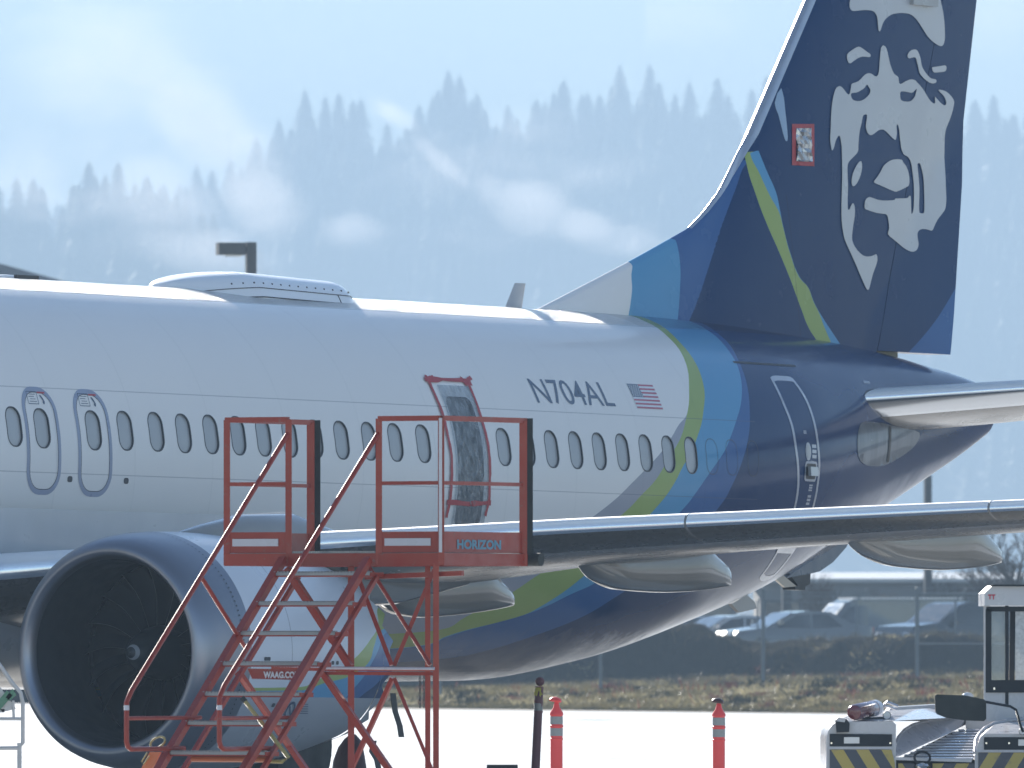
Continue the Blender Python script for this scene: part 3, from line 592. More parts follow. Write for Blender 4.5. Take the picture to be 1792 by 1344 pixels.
# ---------------------------------------------------------------- wing, slats, fairings
def xle(y): return np.interp(y, [0, 1.9, 3.2, 5.2, 17.2], [-8.1, -6.6, -5.75, -4.94, 1.30])
def xte(y): return np.interp(y, [0, 1.9, 5.7, 17.2], [.9, .55, .05, 2.95])
def zle(y): return np.interp(y, [0, 1.9, 5.2, 7.3, 9.8, 11.3, 17.2], [-1.45, -1.20, -.86, -.71, -.56, -.475, -.12])
def zte(y): return np.interp(y, [0, 1.9, 4.8, 6.3, 7.9, 9.75, 17.2], [-1.5, -1.30, -1.02, -.86, -.70, -.585, -.13])
def wtc(y): return np.interp(y, [0, 1.9, 5.7, 17.2], [.145, .135, .115, .105])
def wpt(y, u, sgn):                              # sgn +1 upper, -1 lower
    c = xte(y)-xle(y); e_ = math.exp(-float(u)/.03); t = naca(u, wtc(y))*c*((1+.45*e_) if sgn > 0 else (1-.30*e_)); cam_ = .012*c*4*u*(1-u)
    return xle(y)+u*c, zle(y)-.02+(zte(y)-.03-zle(y))*u + sgn*t*((.5+.5*math.exp(-float(u)/.05)) if sgn > 0 else 1.05) + cam_*.5 - (0 if sgn > 0 else .0)
def wingstrip(name, ys, ua, m, parent, side=1, proud=0.0, low=None):
    low = ua[1:] if low is None else low; V = []; Fc = []; up = ua[::-1]; n = len(ua)+len(low)
    for y in ys:
        ring_ = [wpt(y, u, 1) + (1,) for u in up] + [wpt(y, u, -1) + (-1,) for u in low]
        for X, Z, sg in ring_:
            c = xte(y)-xle(y); u = (X-xle(y))/c; V.append((X - proud*(1-u)*1.0, -y*side, Z + proud*sg*(0.8 if u > .003 else 0)))
    for i in range(len(ys)-1):
        for j in range(n-1): Fc.append((i*n+j, i*n+j+1, (i+1)*n+j+1, (i+1)*n+j))
        Fc.append((i*n+n-1, i*n, (i+1)*n, (i+1)*n+n-1))
    Fc += [tuple(range(n))[::-1], tuple((len(ys)-1)*n+j for j in range(n))]
    return mesh(name, V, Fc, m, parent, 40)
U_ = (1-np.cos(np.linspace(0, math.pi, 26)))/2
gq = NT('wing_grey_paint'); gq.set(col=gq.mix(gq.noise(1.1, 5, stretch=(.4, 1.5, 1)), (.17, .165, .16), (.27, .265, .26)), rough=gq.rng(gq.noise(2, 4), .3, .7, .16, .32), spec=.5); M['wing'] = gq.m
dq = NT('slat_metal_dew_lit'); spz = dq.n('ShaderNodeNewGeometry'); sn = dq.n('ShaderNodeSeparateXYZ'); dq.l(spz.outputs['Normal'], sn.inputs[0])
dew = dq.rng(sn.outputs[2], .10, .45, 0, 1)  # dew mask; upward faces are also whitened to read as sunlit
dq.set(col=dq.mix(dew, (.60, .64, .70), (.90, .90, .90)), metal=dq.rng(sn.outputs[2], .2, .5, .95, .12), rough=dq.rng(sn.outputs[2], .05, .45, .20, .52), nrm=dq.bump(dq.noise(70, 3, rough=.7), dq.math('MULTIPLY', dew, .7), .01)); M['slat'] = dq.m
M['nose'] = mat('dark_lower_nose', (.07, .07, .07), .3, var=.2, vs=3)  # darker grey along the wing's lower nose
for side in (1, -1):
    wg = wingstrip('wing', list(np.linspace(1.2, 5.2, 12)) + list(np.linspace(5.6, 17.2, 26)), U_, M['wing'], plane, side)
    for a, b in ((1.95, 3.55), (5.15, 8.37), (8.39, 11.01), (11.03, 13.9), (13.92, 16.8)):
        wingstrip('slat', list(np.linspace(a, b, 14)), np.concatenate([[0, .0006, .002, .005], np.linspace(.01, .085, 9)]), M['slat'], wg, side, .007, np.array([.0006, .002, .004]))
        lp = [[wpt(y, u, -1) for u in (.004, .012, .03, .06, .10)] for y in np.linspace(a, b, 14)]; mesh('lower_nose_strip', [(x+.0, -y*side, z-.004) for y, row in zip(np.linspace(a, b, 14), lp) for x, z in row], [(i*5+j, i*5+j+1, (i+1)*5+j+1, (i+1)*5+j) for i in range(13) for j in range(4)], M['nose'], wg, 60, recalc=False)
    # blended tip
    wl = MB(); pr = []
    for k in range(7):
        t = k/6; a = R(75*t); y = 17.2+.5*math.sin(a)*1.1+.25*t; z = float(zle(17.2))+.6*(1-math.cos(a))+1.5*t*t; X0_ = 1.30+.9*t*1.2; c = 1.65*(1-.6*t)
        pr.append([(X0_+c*u, -(y + (-1 if k > 3 else 0)*0)*side, z + .04*c*s_*math.sin(math.pi*u)) for u, s_ in ((0, 0), (.3, 1), (.7, .7), (1, 0), (.7, -.7), (.3, -1))])
    wl.add([p for q_ in pr for p in q_], [(i*6+j, i*6+(j+1) % 6, (i+1)*6+(j+1) % 6, (i+1)*6+j) for i in range(6) for j in range(6)] + [tuple(36+j for j in range(6))]); wl.build('winglet', M['wing'], wg, 40)
    # aileron and flap cut lines
    if side == 1: WG = wg
def canoe(yc, bot, top, hw, m, parent, side=1):
    Bp = [hitY(px, py, yc) for px, py in bot]; Tp = [hitY(px, py, yc) for px, py in top]
    xs = np.linspace(Bp[0][0], Bp[-1][0], 26); bx_ = [p[0] for p in Bp]; bz_ = [p[2] for p in Bp]; tx_ = [p[0] for p in Tp]; tz_ = [p[2] for p in Tp]
    V = []; n = 20; L = xs[-1]-xs[0]
    for x in xs:
        zb_, zt_ = float(pchip(bx_, bz_, x)), float(np.interp(x, tx_, tz_)); zt_ = max(zt_, zb_+.01); u = (x-xs[0])/L
        hw_ = hw*min(1, (u/.22)**.5 + .04)*min(1, ((1-u)/.35)**.6 + .16); zm = zb_+(zt_-zb_)*.5; hh = (zt_-zb_)*.5
        for j in range(n):
            a = 2*math.pi*j/n; cc, ss = math.cos(a), math.sin(a); V.append((x, -(yc+hw_*math.copysign(abs(cc)**.5, cc))*side, zm+hh*math.copysign(abs(ss)**.65, ss)))
    Fc = [(i*n+j, i*n+(j+1) % n, (i+1)*n+(j+1) % n, (i+1)*n+j) for i in range(len(xs)-1) for j in range(n)] + [tuple(range(n))[::-1], tuple((len(xs)-1)*n+j for j in range(n))]
    return mesh('flap_track_fairing', V, Fc, m, parent, 60)
fq = NT('fairing_grey_gloss'); fq.set(col=fq.mix(fq.noise(1.5, 3), (.20, .20, .195), (.25, .25, .245)), rough=.12, coat=.5, crough=.03); M['fairing'] = fq.m
for side in (1, -1):
    canoe(9.3, [(1478,930),(1500,958),(1530,978),(1570,992),(1640,998),(1700,994),(1750,985)], [(1478,926),(1690,900),(1706,922),(1728,945),(1750,965)], .17, M['fairing'], WG, side)
    canoe(6.45, [(1009,972),(1025,997),(1050,1018),(1090,1033),(1150,1037),(1210,1035),(1276,1026)], [(1009,966),(1222,950),(1240,970),(1262,986),(1276,1000)], .18, M['fairing'], WG, side)
    canoe(4.2, [(640,1000),(660,1040),(700,1075),(730,1081),(770,1079),(830,1072),(896,1060)], [(640,990),(838,985),(855,1008),(875,1024),(896,1042)], .20, M['fairing'], WG, side)

# wing-body fairing
V = []; Fc = []; n = 64; xs = np.linspace(-10.5, 1.9, 40)
for x in xs:
    u = (x+10.5)/12.4; s_ = min(1, (u/.22)) * min(1, (1-u)/.32); s_ = s_*s_*(3-2*s_); ztop = -.52-.75*max(0, (x-.5)/4)
    for j in range(n+1):
        a = math.pi*j/n; yb = 1.0*math.cos(a); wq = 1.60+.42*s_
        zz = ztop + (-2.10-.20*s_-ztop)*(math.sin(a)**.62 if 0 < a < math.pi else 0); yy = math.copysign(abs(yb)**.45, yb)*wq
        fy = float(fus(x, zz)); V.append((x, -max(-9, yy if abs(yy) > 0 else 0), zz))
for i in range(len(xs)-1):
    for j in range(n): Fc.append((i*(n+1)+j, i*(n+1)+j+1, (i+1)*(n+1)+j+1, (i+1)*(n+1)+j))
mesh('belly_fairing', V, Fc, mat('fairing_white', (.46, .48, .51), .36, coat=.6, var=.12, vs=1.5, bump=.1, bs=4, dist=.02), plane, 60)

# ---------------------------------------------------------------- horizontal stabilisers
hx, hy, hz = 13.12, 1.15, 1.05
def stab(side):
    V = []; Fc = []; ua = U_; n = 2*len(ua)-1; ys = np.linspace(.45, 7.15, 20)
    for y in ys:
        c = 3.55-(y-.6)*.345; X0_ = hx+.72*(y-hy) - .25*max(0, 1.1-y); z0_ = hz+.090*(y-hy)
        for u, sg in [(u, 1) for u in ua[::-1]] + [(u, -1) for u in ua[1:]]:
            V.append((X0_+u*c, -y*side, z0_ - .075*u*c*.6 + sg*naca(u, .135)*c*(1 if sg < 0 else .75)))
    for i in range(len(ys)-1):
        for j in range(n): Fc.append((i*n+j, i*n+(j+1) % n, (i+1)*n+(j+1) % n, (i+1)*n+j))
    Fc += [tuple(range(n))[::-1], tuple((len(ys)-1)*n+j for j in range(n))]
    o = mesh('stabiliser', V, Fc, M['wing'], plane, 40)
    V = []; Fc = []; ul = np.concatenate([[0, .0006, .002, .006], np.linspace(.012, .10, 8)]); n = 2*len(ul)-1; ys = np.linspace(1.0, 7.0, 14)
    for y in ys:
        c = 3.55-(y-.6)*.345; X0_ = hx+.72*(y-hy) - .25*max(0, 1.1-y); z0_ = hz+.090*(y-hy)
        for u, sg in [(u, 1) for u in ul[::-1]] + [(u, -1) for u in ul[1:]]:
            V.append((X0_+u*c-.006, -y*side, z0_ - .075*u*c*.6 + sg*(naca(u, .135)*c*(1 if sg < 0 else .75)+.005*(u > 0))))
    for i in range(len(ys)-1):
        for j in range(n-1): Fc.append((i*n+j, i*n+j+1, (i+1)*n+j+1, (i+1)*n+j))
    mesh('stabiliser_leading_edge', V, Fc, M['slat'], o, 60)
for side in (1, -1): stab(side)
# root fairing plate above and tail end
eb = MB(); eb.lathe(L3(17.34, 0, 1.06), (1, 0, -.15), [(0, .225), (.06, .20), (.10, .15), (.11, .12), (.02, .10)], 28); eb.build('exhaust_ring', M['black'], plane, 40)

# ---------------------------------------------------------------- engines
ENG = hitY(188, 1141, 4.83); EX, EZ = ENG[0], ENG[2]
outer = [(0, .985), (.012, 1.02), (.05, 1.060), (.12, 1.095), (.25, 1.128), (.45, 1.155), (.75, 1.172), (1.1, 1.178), (1.5, 1.170), (1.9, 1.148), (2.3, 1.11), (2.7, 1.055), (3.1, .985), (3.4, .925), (3.62, .875)]
inner = [(0, .985), (.012, .955), (.05, .925), (.12, .90), (.25, .882), (.5, .875), (.8, .885), (1.05, .90)]
def ering(x, r, cyy, n=96, sq=.0): return [L3(EX+x, cyy+r*math.sin(2*math.pi*j/n), EZ+r*math.cos(2*math.pi*j/n)*(1 if math.cos(2*math.pi*j/n) > 0 else .985)) for j in range(n)]
def elathe(name, prof, cyy, m, parent, smooth=60, n=96):
    V = [p for x, r in prof for p in ering(x, r, cyy, n)]; Fc = [(i*n+j, i*n+(j+1) % n, (i+1)*n+(j+1) % n, (i+1)*n+j) for i in range(len(prof)-1) for j in range(n)]
    return mesh(name, V, Fc, m, parent, smooth)
ork = np.array(outer)
def nac(X, z):
    r = np.interp(X-EX, ork[:, 0], ork[:, 1]); q = r*r-(z-EZ)**2; return 4.83+np.sqrt(np.clip(q, 0, None))
def EN(px, py):
    y = 5.9
    for _ in range(60): p = hitY(px, py, y); y += .4*(float(nac(p[0], p[2]))-y)
    p = hitY(px, py, y); return (p[0], p[2])
def ecol(P, zt=None):
    Q = sorted([EN(*p) for p in P], key=lambda p: p[1]); return [(EX-1, -3.3)] + [(Q[0][0]-2.2, Q[0][1]-.03)] + Q + [(EX+5, Q[-1][1]+.25), (EX+5, -.5)]
e_g = [(664,1067),(661.8,1094),(647,1121),(622,1151),(586,1176),(552,1191.6),(530,1203)]
e_l = [(663,1107),(655,1130),(646,1158),(625,1176),(608.6,1185),(563,1197),(534,1208.6)]
e_m = [(672,1112),(662,1138),(652,1158),(636,1185),(613,1212),(598,1228)]
e_n = [(690,1150),(681,1176),(658,1198),(640,1212),(626.7,1222)]
e_w = [(513.6,1222),(550,1228),(590.5,1229.6),(617.6,1226.6),(649,1217.6),(676,1203)]
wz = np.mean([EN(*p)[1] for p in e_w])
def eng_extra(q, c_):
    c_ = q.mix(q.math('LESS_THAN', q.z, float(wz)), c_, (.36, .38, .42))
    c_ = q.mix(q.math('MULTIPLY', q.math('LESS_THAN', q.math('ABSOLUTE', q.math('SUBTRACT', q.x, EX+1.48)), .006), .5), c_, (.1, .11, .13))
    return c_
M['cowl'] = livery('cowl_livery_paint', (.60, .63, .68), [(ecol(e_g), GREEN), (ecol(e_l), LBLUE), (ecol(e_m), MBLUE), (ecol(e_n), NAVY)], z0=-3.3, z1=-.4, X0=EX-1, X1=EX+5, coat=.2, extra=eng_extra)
lm = NT('lip_anodised'); lm.set(col=lm.mix(lm.noise(1.2, 3), (.20, .215, .25), (.29, .30, .34)), metal=.9, rough=.34); M['lip'] = lm.m
M['duct'] = mat('inlet_liner_dark', (.02, .026, .032), .5, spec=.25); M['fanblade'] = mat('fan_blade_carbon', (.015, .019, .023), .4); M['bladeedge'] = mat('blade_titanium_edge', (.30, .31, .31), .4, metal=.8)
def engine(cyy):
    i5 = 6; lipo = outer[:i5+1]
    cw = elathe('engine', [(x, r) for x, r in outer[i5:]] + [(3.55, .84), (3.2, .86), (2.6, .9)], cyy, M['cowl'], plane)
    elathe('inlet_lip', inner[:4][::-1] + lipo[1:], cyy, M['lip'], cw); elathe('inlet_duct', inner[3:], cyy, M['duct'], cw)
    rv = MB()
    for j in range(150):
        a = 2*math.pi*j/150; rv.add([L3(EX+.62+dx, cyy+(1.1665+.003)*math.sin(a+da), EZ+(1.1665+.003)*math.cos(a+da)) for dx, da in ((-.008, -.007), (.008, -.007), (.008, .007), (-.008, .007))], [(0, 1, 2, 3)])
    mesh('rivet_row', rv.V, rv.F, M['line'], cw, recalc=False)['kind'] = 'stuff'
    elathe('fan_back', [(1.12, .9), (1.13, .02)], cyy, M['black'], cw)
    for k in range(18):
        V = []; n = 9; V2 = []
        for i in range(n):
            u = i/(n-1); r = .26+.625*u; a0 = 2*math.pi*k/18 + .10*math.sin(math.pi*u*1.1) - .22*u + .16*u*u; tw = R(22+38*u); ch = (.17+.05*u)
            for s_ in (-1, 0, 1):
                xa = s_*ch*math.cos(tw)*.5; da = s_*ch*math.sin(tw)*.5/r; V.append(L3(EX+1.0+xa+(.03 if s_ == 0 else 0), cyy+r*math.sin(a0+da), EZ+r*math.cos(a0+da)))
            for s_ in (-1, -.93): xa = s_*ch*math.cos(tw)*.5; da = s_*ch*math.sin(tw)*.5/r; V2.append(L3(EX+1.0+xa-.004, cyy+r*math.sin(a0+da), EZ+r*math.cos(a0+da)))
        bl = mesh('fan_blade', V, [(i*3+j, i*3+j+1, (i+1)*3+j+1, (i+1)*3+j) for i in range(n-1) for j in range(2)], M['fanblade'], cw, 180, recalc=False)
        if k == 0: edge = []
        edge.append(V2)
    eb_ = MB()
    for V2 in edge: eb_.add(V2, [(i*2, i*2+1, i*2+3, i*2+2) for i in range(len(V2)//2-1)])
    mesh('blade_edges', eb_.V, eb_.F, M['bladeedge'], cw, recalc=False)
    elathe('spinner', [(.40, .005), (.43, .06), (.50, .12), (.62, .19), (.80, .25), (.95, .27), (1.05, .27)], cyy, M['fanblade'], cw, 180, 32)
    sp = []                                                     # white comma on the spinner
    P0 = [(.40+.07*(r_/.1), r_) for r_ in (.02, .04, .07, .1)]
    A, B = [], []
    for i in range(26):
        t = i/25; a = R(-60+300*t); r1_ = .062; wv = .016*math.sin(math.pi*min(1, t*1.05+.02))+.004
        A.append((a, r1_+wv)); B.append((a, r1_-wv*.6))
    def sx(r): return float(np.interp(r, [.005, .06, .12, .19], [.40, .43, .50, .62]))-.006
    Vs = [L3(EX+sx(r), cyy+r*math.sin(a), EZ+r*math.cos(a)) for q_ in zip(A, B) for a, r in q_]
    mesh('spinner_mark', Vs, [(2*i, 2*i+1, 2*i+3, 2*i+2) for i in range(25)], mat('spinner_white', (.22, .24, .26), .5), cw, recalc=False)
    # chevron nozzle
    V = []; Fc = []; n = 144
    for j in range(n):
        a = 2*math.pi*j/n; zg = abs(((j/8) % 1)*2-1)
        V += [L3(EX+3.62, cyy+.877*math.sin(a), EZ+.877*math.cos(a)), L3(EX+3.70+.20*zg, cyy+(.855-.035*zg)*math.sin(a), EZ+(.855-.035*zg)*math.cos(a))]
    Fc = [(2*j, 2*j+1, (2*j+3) % (2*n), (2*j+2) % (2*n)) for j in range(n)]
    mesh('chevron_nozzle', V, Fc, M['cowl'], cw, 180)
    elathe('core_cowl', [(2.6, .72), (3.4, .66), (3.9, .56), (4.4, .46), (4.42, .42), (3.8, .40)], cyy, mat('exhaust_metal', (.30, .28, .26), .35, metal=.9), cw)
    elathe('exhaust_plug', [(3.8, .36), (4.3, .30), (4.8, .12), (4.95, .01)], cyy, mat('exhaust_plug_metal', (.22, .2, .19), .4, metal=.9), cw, n=32)
    # pylon
    V = []; st_ = [(EX+1.2, -.80, -1.3, .02), (EX+1.6, -.72, -1.3, .16), (EX+2.3, -.60, -1.4, .23), (EX+3.2, -.56, -1.5, .24), (EX+4.0, -.72, -1.5, .23), (EX+5.2, -.95, -1.45, .20), (EX+6.5, -1.05, -1.25, .10)]
    for x, zt_, zb_, hw in st_:
        for k in range(12): a = 2*math.pi*k/12; V.append(L3(x, cyy+hw*math.sin(a), (zt_+zb_)/2+(zt_-zb_)/2*math.copysign(abs(math.cos(a))**.6, math.cos(a))))
    mesh('pylon', V, [(i*12+j, i*12+(j+1) % 12, (i+1)*12+(j+1) % 12, (i+1)*12+j) for i in range(len(st_)-1) for j in range(12)], M['fairing'], cw, 60)
    return cw
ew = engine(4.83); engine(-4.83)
# prohibition mark and small stencils on the cowl
nsurf = lambda X, z: nac(X, z)
X, z = EN(507, 1243); decal('no_step_mark', [smoothloop([(X+.085*math.cos(a), z+.085*math.sin(a)) for a in np.linspace(0, 2*math.pi, 14)[:-1]], 2), smoothloop([(X+.06*math.cos(a), z+.06*math.sin(a)) for a in np.linspace(0, 2*math.pi, 14)[:-1]], 2), [(X-.045, z+.035), (X-.03, z+.045), (X+.045, z-.035), (X+.03, z-.045)]], nsurf, M['reg'], ew, .004, .2)
for k in range(5): X, z = EN(520, 1233+k*4); decal('stencil_text', [[(X, z), (X+.22, z), (X+.22, z+.006), (X, z+.006)]], nsurf, M['reg'], ew, .004, .5)
for px, py in ((478,1234),(582,1160),(590,1160),(465,1153),(470,1153)):
    X, z = EN(px, py); decal('latch', [rrect(X-.03, X+.03, z-.018, z+.018, .01, 2)], nsurf, M['line'], ew, .004, .5)
for P in (((688,1213),(692,1245),(700,1270),(703,1290)), ((655,1296),(651,1315),(660,1330),(664,1350))):
    q_ = [hitY(px, py, 4.7) for px, py in P]; sb = MB()
    for a, b in zip(q_, q_[1:]):
        sb.prism([L3(a[0]-.05, a[1], a[2]), L3(a[0]+.05, a[1], a[2]), L3(b[0]+.05, b[1], b[2]), L3(b[0]-.05, b[1], b[2])], (0, .006, 0))
    sb.build('cover_strap', M['black'], ew, None)

# ---------------------------------------------------------------- landing gear, belly bits
def wheel(c, r, wd_, parent):
    tb = MB(); tb.lathe(c, (0, 1, 0), [(-wd_/2+.03, r*.55), (-wd_/2, r*.75), (-wd_/2+.02, r*.93), (-wd_/4, r), (wd_/4, r), (wd_/2-.02, r*.93), (wd_/2, r*.75), (wd_/2-.03, r*.55)], 32)
    t_ = tb.build('tyre', M['dark'], parent, 50); hb_ = MB(); hb_.lathe(c, (0, 1, 0), [(-wd_/2+.05, r*.5), (-wd_/2+.03, r*.56), (wd_/2-.03, r*.56), (wd_/2-.05, r*.5)], 24); hb_.build('rim', M['alu_satin'], t_, 40)
for s_ in (1, -1):
    g = MB(); gx = -2.45; zt_ = -1.2; zg = -3.42+.0; g.tube([L3(gx, 2.7*s_, zt_), L3(gx, 2.86*s_, zg+.56)], .10, 14); g.tube([L3(gx-.9, 2.0*s_, zt_-.2), L3(gx, 2.8*s_, zg+1.2)], .045, 8); g.tube([L3(gx, 2.45*s_, zg+.565), L3(gx, 3.27*s_, zg+.565)], .07, 12)
    go = g.build('main_gear', M['grey_paint'], plane)
    for dy in (-.40, .40): wheel(L3(gx, (2.86+dy)*s_, zg+.565), .565, .40, go)
g = MB(); g.tube([L3(-17.5, 0, -1.8), L3(-17.6, 0, -3.4+.45)], .07, 12); go = g.build('nose_gear', M['grey_paint'], plane)
for dy in (-.2, .2): wheel(L3(-17.6, dy, -3.25+.20), .34, .2, go)
# tail skid, blade, drain mast under the tail
def flat(name, pts, yc, th, m):
    P = [hitY(px, py, yc) for px, py in pts]; b_ = MB(); b_.prism([L3(p[0], yc-th/2, p[2]) for p in P], (0, -th, 0)); return b_.build(name, m, plane, 30)
flat('tail_skid_fairing', [(1360,1012),(1400,985),(1476,940),(1466,958),(1443,984),(1420,1000),(1408,1003)], 0, .22, M['reg'])
flat('tail_skid', [(1370,1004),(1408,1003),(1407,1022),(1399,1026),(1398,1033),(1381,1032),(1380,1027),(1386,1025)], 0, .16, M['black'])
flat('skid_lever', [(1356,1014),(1369,1007),(1392,1026),(1372,1028)], .1, .03, mat('raw_metal', (.42, .38, .33), .4, metal=.6))
flat('drain_mast', [(1277,1057),(1304,1041),(1318,1054),(1321,1065),(1291,1072)], .0, .05, M['grey_paint'])
X, z = FS(1384, 946); pv_ = MB(); yb_ = float(fus(X, z)); V_ = decal('outflow_valve', [rrect(X-.3, X+.3, z-.14, z+.08, .03)], fsurf, M['alu_satin'], plane, .01, .1)
decal('valve_plate', [rrect(X-.2, X+.2, z-.07, z+.14, .03)], fsurf, mat('dull_metal', (.25, .28, .30), .4, metal=.5), plane, .016, .1)
lmk = MB(); p = hitX(7, 983, -6.3); lmk.sphere(L3(-6.62, 2.35, -1.13), .13, 8); lmk.build('landing_light', M['pane'], plane, 60)
# ================================================================ apron, field, hills
def dedge(x): return 362 - 2.65*(np.clip(x, -14, 16)+3.35)
cq = NT('wet_concrete'); a1 = cq.noise(.9, 5); a2 = cq.noise(11, 5)
cq.set(col=cq.mix(cq.math('MULTIPLY', a1, a2), (.38, .38, .37), (.60, .60, .58)), rough=cq.rng(cq.noise(1.7, 4), .3, .7, .30, .55), spec=.6, nrm=cq.bump(cq.noise(30, 4), .25, .01)); M['slab'] = cq.m
M['joint'] = mat('joint_filler', (.07, .07, .07), .8)
mesh('apron', [(-400, -100, -.03), (400, -100, -.03), (400, 310, -.03), (16, float(dedge(16)), -.03), (-14, float(dedge(-14)), -.03), (-400, 390, -.03)], [tuple(range(6))], M['slab'], recalc=False)['kind'] = 'structure'
apr = bpy.data.objects['apron']
an = R(-65); ua_, va_ = np.array([math.cos(an), math.sin(an)]), np.array([-math.sin(an), math.cos(an)]); SL = 7.4
sb = MB(); g = .03; h_ = SL/2-g; sb.add([(-h_, -h_, -.026), (h_, -h_, -.026), (h_, h_, -.026), (-h_, h_, -.026), (-h_, -h_, -.006), (-h_+.001, -h_+.001, 0), (h_, -h_, -.006), (h_-.001, -h_+.001, 0), (h_, h_, -.006), (h_-.001, h_-.001, 0), (-h_, h_, -.006), (-h_+.001, h_-.001, 0)],
 [(5, 7, 9, 11), (4, 6, 7, 5), (6, 8, 9, 7), (8, 10, 11, 9), (10, 4, 5, 11), (0, 1, 6, 4), (1, 2, 8, 6), (2, 3, 10, 8), (3, 0, 4, 10)])
me0 = None; nsl = 0
for i in range(-60, 61):
    for j in range(-60, 61):
        c = ua_*SL*(i+.5) + va_*SL*(j+.5) + np.array([0, 250.])
        px = c[0]/c[1]*F+CX if c[1] > 20 else 9e9
        far = [c + ua_*a*SL/2 + va_*b*SL/2 for a in (-1, 1) for b in (-1, 1)]
        if not (150 < c[1] < 400 and -500 < px < 2300) or any(q[1] > dedge(q[0]) for q in far): continue
        if me0 is None: o = mesh('slab', sb.V, sb.F, M['slab'], apr, recalc=True); me0 = o.data
        else: o = bpy.data.objects.new('slab', me0); COL.objects.link(o); o.parent = apr
        o.location = (c[0], c[1], 0); o.rotation_euler = (R(rng.normal(0, .02)), R(rng.normal(0, .02)), an); nsl += 1
jb = MB(); jb.add([(-40, 140, -.026), (40, 140, -.026), (40, 310, -.026), (16, float(dedge(16))-.2, -.026), (-14, float(dedge(-14))-.2, -.026), (-40, 390, -.026)], [tuple(range(6))]); mesh('joint_bed', jb.V, jb.F, M['joint'], apr, recalc=False)

def vnoise(x, y, s, seed=0):
    r_ = np.random.default_rng(seed); T = r_.random((64, 64)); x = np.asarray(x)/s; y = np.asarray(y)/s; xi, yi = np.floor(x).astype(int), np.floor(y).astype(int); fx, fy = x-xi, y-yi
    fx = fx*fx*(3-2*fx); fy = fy*fy*(3-2*fy); g_ = lambda a, b: T[a % 64, b % 64]
    return (g_(xi, yi)*(1-fx)+g_(xi+1, yi)*fx)*(1-fy)+(g_(xi, yi+1)*(1-fx)+g_(xi+1, yi+1)*fx)*fy
def fbm(x, y, s, seed=0, o=4): return sum(vnoise(x, y, s/2**k, seed+k)/2**k for k in range(o))/sum(1/2**k for k in range(o))
def land(x, y):
    t = y - dedge(x); h = np.clip(t, 0, 60)*.0125 + .05*np.clip(t, 0, 1)
    h = h + np.where(t > 0, (fbm(x, y, 2.5, 3)-.5)*.16*np.clip(t/4, 0, 1), 0)
    bx_ = x; crest = 1.85 + .55*(fbm(bx_, bx_*0, 3.0, 11)-.5) + .35*np.exp(-((x-4)/3)**2) - .35*np.exp(-((x-7.2)/1.2)**2)
    bern = np.exp(-((y-390-1.5*np.sin(x*.4))/3.2)**4*.8) * (crest + .55*(fbm(x, y, 1.1, 5)-.5)*1.6) * np.clip((y-383)/4, 0, 1)
    base = np.where(y > 388, np.clip((y-388)/8, 0, 1)*.35+h*0+.85*np.clip((y-388)/4, 0, 1) + h*(1-np.clip((y-388)/4, 0, 1)), h)
    out = np.maximum(base, bern*np.where(y > 380, 1, 0)); return np.where(t <= 0, -.35, out)
xs = np.unique(np.concatenate([-np.geomspace(17, 2200, 26)[::-1], np.arange(-16, 20, .22), np.geomspace(21, 2200, 26)])); ys = np.unique(np.concatenate([np.arange(308, 402, .35), np.geomspace(403, 4800, 40)]))
XX, YY = np.meshgrid(xs, ys); ZZ = land(XX, YY); V = np.stack([XX, YY, ZZ], -1).reshape(-1, 3); nx = len(xs)
I = (np.arange(len(ys)-1)[:, None]*nx + np.arange(nx-1)).ravel(); Fc = np.stack([I, I+1, I+nx+1, I+nx], 1)
fm = NT('rough_field'); n1 = fm.noise(.25, 5); n2 = fm.noise(2.2, 5); spg = fm.n('ShaderNodeSeparateXYZ'); fm.l(fm.tc.outputs['Object'], spg.inputs[0])
c1 = fm.ramp(fm.math('ADD', fm.math('MULTIPLY', n1, .6), fm.math('MULTIPLY', n2, .4)), [(.38, (.025, .023, .018)), (.5, (.05, .046, .026)), (.62, (.09, .08, .055))])
c2 = fm.mix(fm.noise(1.2, 4), (.014, .014, .014), (.035, .033, .03)); c1 = fm.mix(fm.rng(spg.outputs[1], 382, 386, 0, 1), c1, c2); c1 = fm.mix(fm.rng(spg.outputs[1], 396, 398, 0, 1), c1, (.05, .05, .05))
fm.set(col=c1, rough=1, spec=0., nrm=fm.bump(n2, .6, .1)); fld = mesh('field', V, Fc, fm.m, smooth=180, recalc=False); fld['kind'] = 'structure'

# grass and weeds
def blades(name, n, x0, x1, y0, y1, hh, wd_, m, dens=None, seed=1, lean=.4):
    r_ = np.random.default_rng(seed); x = r_.uniform(x0, x1, n*3); y = r_.uniform(y0, y1, n*3); k = (y > dedge(x)+.3)
    if dens: k &= r_.random(len(x)) < dens(x, y)
    x, y = x[k][:n], y[k][:n]; n = len(x); z = land(x, y)-.02; h = hh*r_.uniform(.4, 1.2, n); a = r_.uniform(0, math.pi, n); w_ = wd_*r_.uniform(.6, 1.4, n); lx, ly = r_.normal(0, lean, n)*h, r_.normal(0, lean, n)*h
    P0 = np.stack([x-np.cos(a)*w_, y-np.sin(a)*w_, z], 1); P1 = np.stack([x+np.cos(a)*w_, y+np.sin(a)*w_, z], 1); P2 = np.stack([x+lx, y+ly, z+h], 1)
    V = np.stack([P0, P1, P2], 1).reshape(-1, 3); me = bpy.data.meshes.new(name); me.vertices.add(3*n); me.vertices.foreach_set('co', V.ravel()); me.loops.add(3*n); me.loops.foreach_set('vertex_index', np.arange(3*n)); me.polygons.add(n); me.polygons.foreach_set('loop_start', np.arange(n)*3); me.update(calc_edges=True)
    return link(name, me, m)
